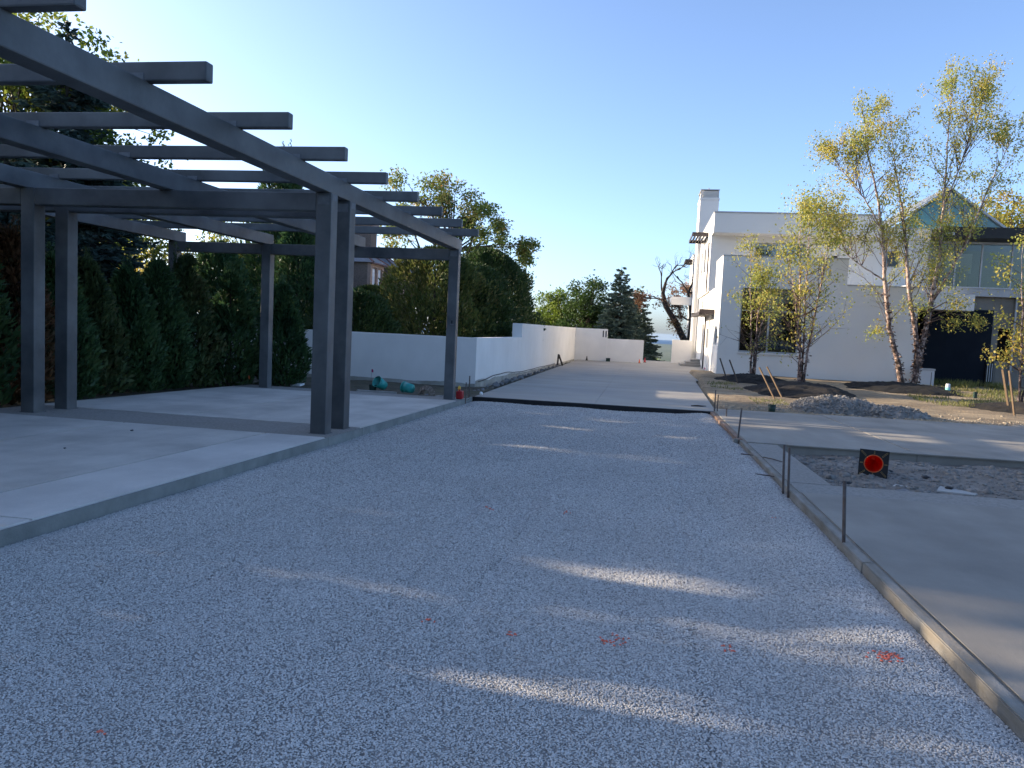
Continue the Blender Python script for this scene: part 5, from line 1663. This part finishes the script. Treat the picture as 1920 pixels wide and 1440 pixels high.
# big birch of three stems in front of the white wall
birch('largest birch, three leaning peeling stems before the wing', (10.5, 33.4, -.02),
      [([(-.22, 0, 0), (-.55, 0, 1.2), (-.95, 0, 2.6), (-1.25, 0, 4.6), (-1.45, 0, 6.2), (-1.85, 0, 8.0), (-2.3, .2, 9.6), (-2.4, .3, 10.9)], [.155, .125, .105, .085, .06, .03, .012]),
       ([(.20, 0, 0), (.32, 0, 1.1), (.10, .1, 2.4), (-.22, .1, 3.7), (-.45, .1, 5.4), (-.75, .1, 7.2), (-1.2, .0, 8.8), (-1.5, -.1, 10.4)], [.16, .14, .11, .09, .065, .03, .012]),
       ([(.30, .05, .9), (.52, .1, 2.2), (.62, .1, 3.4), (.80, .1, 5.0), (.78, .1, 7.0), (.72, .0, 8.8), (.70, .1, 10.8), (.8, .1, 12.3)], [.15, .125, .10, .08, .05, .025, .010]),
       ([(.62, .1, 3.3), (1.15, .2, 4.4), (1.75, .2, 5.7), (2.15, .2, 7.2), (2.75, .2, 9.0), (3.1, .2, 9.9)], [.085, .06, .045, .025, .010]),
       ([(.78, .1, 7.1), (1.2, 0, 8.6), (1.6, -.1, 10.4), (1.9, 0, 11.6)], [.045, .03, .018, .008]),
       ([(-1.45, 0, 6.2), (-2.3, -.1, 7.5), (-3.1, -.2, 8.4), (-3.8, -.2, 9.2)], [.045, .03, .018, .007]),
       ([(-1.25, 0, 4.2), (-2.4, -.2, 4.9), (-3.6, -.3, 5.8), (-4.2, -.3, 6.5)], [.045, .03, .016, .006])],
      46, 30000, .088, 'L_birch', 61, .26, (.9, 2.5), 1.7, 260, bare=.75,
      extra=[([(.4, 0, 2.5), (.9, -.2, 2.75), (1.5, -.3, 2.6)], (.035, .008)), ([(.5, .1, 2.6), (1.2, -.1, 3.0), (2.0, -.2, 2.9), (2.4, -.2, 2.7)], (.03, .008)), ([(.5, .1, 3.0), (1.0, -.3, 3.4), (1.7, -.4, 3.3)], (.03, .008)),
             ([(-.9, 0, 2.5), (-1.2, -.1, 2.3), (-1.45, -.1, 2.1)], (.015, .005)), ([(.55, .1, 2.9), (.2, -.3, 3.3), (-.1, -.5, 3.2)], (.02, .006))])
birch('middle birch with four reddish stems and yellow crown', (5.22, 27.4, .02),
      [([(-.07, 0, 0), (-.10, .05, 1.5), (-.22, .1, 3.2), (-.35, .1, 5.0), (-.40, .1, 6.1)], [.058, .045, .032, .018, .006]),
       ([(.02, .06, 0), (.02, .1, 1.6), (-.02, .1, 3.2), (-.05, .2, 5.0), (-.1, .2, 5.9)], [.055, .045, .032, .018, .006]),
       ([(.09, 0, 0), (.16, 0, 1.4), (.38, 0, 3.2), (.52, -.1, 4.6), (.66, -.1, 5.6)], [.06, .05, .036, .02, .006]),
       ([(-.02, -.06, 0), (-.14, -.1, 1.5), (-.5, -.2, 3.4), (-.8, -.2, 4.6)], [.045, .035, .022, .006])],
      38, 5000, .085, 'L_birch', 62, .20, (.4, 1.5), .75, 30, bare=1.15)
birch('left birch, slim bundle of stems before the tall dark window', (4.25, 32.2, .10),
      [([(-.06, 0, 0), (-.12, 0, 1.4), (-.25, 0, 3.0), (-.35, 0, 4.4), (-.4, 0, 5.2)], [.06, .045, .03, .016, .005]),
       ([(.03, .05, 0), (.05, .05, 1.5), (.12, .1, 3.0), (.3, .1, 4.2)], [.058, .042, .028, .006]),
       ([(.09, 0, 0), (.12, 0, 1.4), (.35, -.1, 2.8), (.55, -.1, 3.7)], [.052, .038, .025, .006])],
      28, 3400, .09, 'L_birch', 63, .18, (.4, 1.35), .7, 25, bare=1.1)
birch('birch at the right frame edge with hanging yellow leaves', (11.5, 26.2, -.02),
      [([(-.02, 0, 0), (-.05, 0, 1.2), (-.15, 0, 2.6), (-.3, 0, 4.0), (-.35, 0, 5.0)], [.055, .045, .03, .015, .005]),
       ([(.08, .03, 0), (.2, 0, 1.4), (.45, 0, 2.8), (.7, 0, 4.0)], [.05, .04, .025, .005])],
      24, 3000, .10, 'L_birch', 64, .2, (.4, 1.2), .6, 14, bare=.3)

# ------------------------------------------------------------------ mulch mounds, spoil heap, stakes
def mound(name, x, y, rx, ry, h, mat, lab, cat, seed, rough=.05, res=52, grp=None):
    V, F = [], []
    n = res
    for i in range(n + 1):
        for j in range(n + 1):
            u, v = -1 + 2 * i / n, -1 + 2 * j / n
            d = math.hypot(u, v)
            px, py = x + u * rx * 1.1, y + v * ry * 1.1
            wob = 1 + .18 * nz(u * 2, v * 2, 1, seed)
            f = max(0, 1 - (d * 1.1 / wob) ** 2)
            z = soil_z(px, py) - .05 + (h + .03) * f ** .8 + rough * nz(px, py, 3.1, seed) * (f > 0) + rough * .7 * nz(px, py, 9, seed) * (f > 0) - (0 if f > 0 else .1)
            V.append((px, py, z))
    for i in range(n):
        for j in range(n):
            a = i * (n + 1) + j
            F.append((a, a + n + 1, a + n + 2, a + 1))
    return tag(mesh_obj(name, V, F, mat, None, True), lab, cat, grp)
MG = 'mulch mounds under the birches'
mound('mulch_mound', 5.1, 26.5, 1.75, 2.6, .36, 'mulch_s', 'dark mulch mound under the middle birch', 'mulch', 1, grp=MG)
mound('mulch_mound', 4.15, 31.4, 1.45, 2.0, .27, 'mulch', 'black mulch mound under the left birch', 'mulch', 2, grp=MG)
mound('mulch_mound', 9.6, 31.2, 2.1, 2.6, .26, 'mulch', 'black mulch mound under the largest birch', 'mulch', 3, grp=MG)
mound('mulch_mound', 11.2, 24.6, 1.9, 2.0, .22, 'mulch_s', 'mulch mound at the right frame edge', 'mulch', 4, grp=MG)
rg = np.random.default_rng(12)
HB = [(5.0, 21.0, 1.25, 1.0, .34), (6.1, 20.55, .95, .65, .24), (4.35, 20.5, .6, .5, .2)]
def heap_z(x, y):
    z = 0
    for (cx, cy, rx, ry, h) in HB:
        f = max(0, 1 - ((x - cx) / rx) ** 2 - ((y - cy) / ry) ** 2)
        z = max(z, h * f ** .75)
    return z
V, F = [], []
gx, gy = np.arange(3.6, 7.2, .06), np.arange(19.55, 22.2, .06)
for yv in gy:
    for xv in gx:
        hz = heap_z(xv, yv)
        V.append((xv, yv, soil_z(xv, yv) - .04 + (hz + .05 + .06 * nz(xv, yv, 3.3, 2) + .05 * nz(xv, yv, 8, 3) if hz > 0 else -.1)))
nxh = len(gx)
for j in range(len(gy) - 1):
    for i in range(nxh - 1):
        F.append((j * nxh + i, j * nxh + i + 1, (j + 1) * nxh + i + 1, (j + 1) * nxh + i))
tag(mesh_obj('spoil_heap', V, F, 'stone_l', None, True), 'heap of grey crushed stone at the edge of the soil', 'heap')
P = []
for k in range(9000):
    x, y = rg.normal(5.2, .85), rg.normal(20.75, .5)
    if y < 19.62 or (heap_z(x, y) == 0 and rg.uniform() > .12):
        continue
    hz = heap_z(x, y)
    P.append((x, y, soil_z(x, y) + (hz + .015 + .06 * nz(x, y, 3.3, 2) + .05 * nz(x, y, 8, 3) if hz > 0 else .0) + rg.uniform(-.005, .01)))
P = np.array(P)
tag(stones_mesh('heap_stones', P, rg.gamma(1.6, .008, len(P)) + .006, 'stone_l', None, rg, .8), 'loose stones of the grey spoil heap', 'stones', None, 'stuff')
def stake(x0, y0, z0, x1, y1, z1, w, mat, lab):
    a, b = Vector((x0, y0, z0)), Vector((x1, y1, z1))
    d = (b - a)
    m = Matrix.Translation(a) @ d.to_track_quat('Z', 'X').to_matrix().to_4x4()
    tag(box('tree_stake', -w / 2, w / 2, -w / 2, w / 2, -.2, d.length, mat, None, .004, m), lab, 'stake', 'wooden tree stakes')
stake(3.06, 30.0, .0, 2.78, 30.3, .80, .04, 'stake_d', 'dark leaning stake left of the left birch, the outer one')
stake(3.36, 29.2, .0, 3.05, 29.5, .78, .04, 'stake_d', 'dark leaning stake left of the left birch, the inner one')
stake(3.72, 23.6, .0, 3.36, 24.0, .75, .04, 'stake', 'leaning tan stake left of the middle birch, the outer one')
stake(4.05, 24.3, .0, 3.68, 24.7, .76, .04, 'stake', 'leaning tan stake left of the middle birch, the inner one')
stake(10.35, 24.2, -.05, 10.18, 24.4, 1.05, .055, 'stake', 'thick tan stake left of the frame-edge birch')
stake(9.85, 22.7, -.05, 9.72, 22.9, 1.06, .045, 'stake', 'slim tan stake in front of the frame-edge birch')

# grass and weeds
def grass(name, regions, lab, seed):
    rg = np.random.default_rng(seed)
    Ps, Ls = [], []
    for (x0, x1, y0, y1, n, h) in regions:
        x, y = rg.uniform(x0, x1, n), rg.uniform(y0, y1, n)
        m = np.array([mnoise.noise(Vector((a * .9, b * .9, seed))) > -.05 for a, b in zip(x, y)])
        x, y = x[m], y[m]
        Ps.append(np.array([(a, b, soil_z(a, b) - .01) for a, b in zip(x, y)]))
        Ls.append(h * rg.uniform(.4, 1.3, len(x)))
    P, L = np.concatenate(Ps), np.concatenate(Ls)
    n = len(P)
    tag(leaf_obj(name, P, unit(rdir(n, rg) * .45 + np.array([0, 0, 1.0])), rdir(n, rg), L, np.full(n, .018), 'L_grass', None, .1), lab, 'grass', None, 'stuff')
grass('grass', [(8.6, 14.0, 24.5, 28.2, 3800, .12), (10.6, 15.5, 29.0, 34.2, 4200, .16), (12.2, 15.0, 34.0, 36.6, 2200, .3), (2.2, 3.2, 26, 29, 500, .10), (3.0, 4.0, 21.5, 23.5, 400, .06)], 'thin dry grass and weeds on the soil', 5)

# ------------------------------------------------------------------ hazy air over the lake country
def haze():
    o = box('haze', -66000, 66000, -66000, 66000, -900, 24, 'steel')
    o.data.materials.clear()
    m = bpy.data.materials.new('haze')
    m.use_nodes = True
    ns = m.node_tree.nodes
    ns.remove(ns['Principled BSDF'])
    v = ns.new('ShaderNodeVolumePrincipled')
    v.inputs['Color'].default_value = (0.50, 0.70, 1.0, 1)
    v.inputs['Density'].default_value = 0.000008
    v.inputs['Anisotropy'].default_value = 0.0
    m.node_tree.links.new(v.outputs[0], ns['Material Output'].inputs['Volume'])
    o.data.materials.append(m)
    tag(o, 'pale blue haze hanging over the distant country', 'haze', None, 'stuff')
haze()
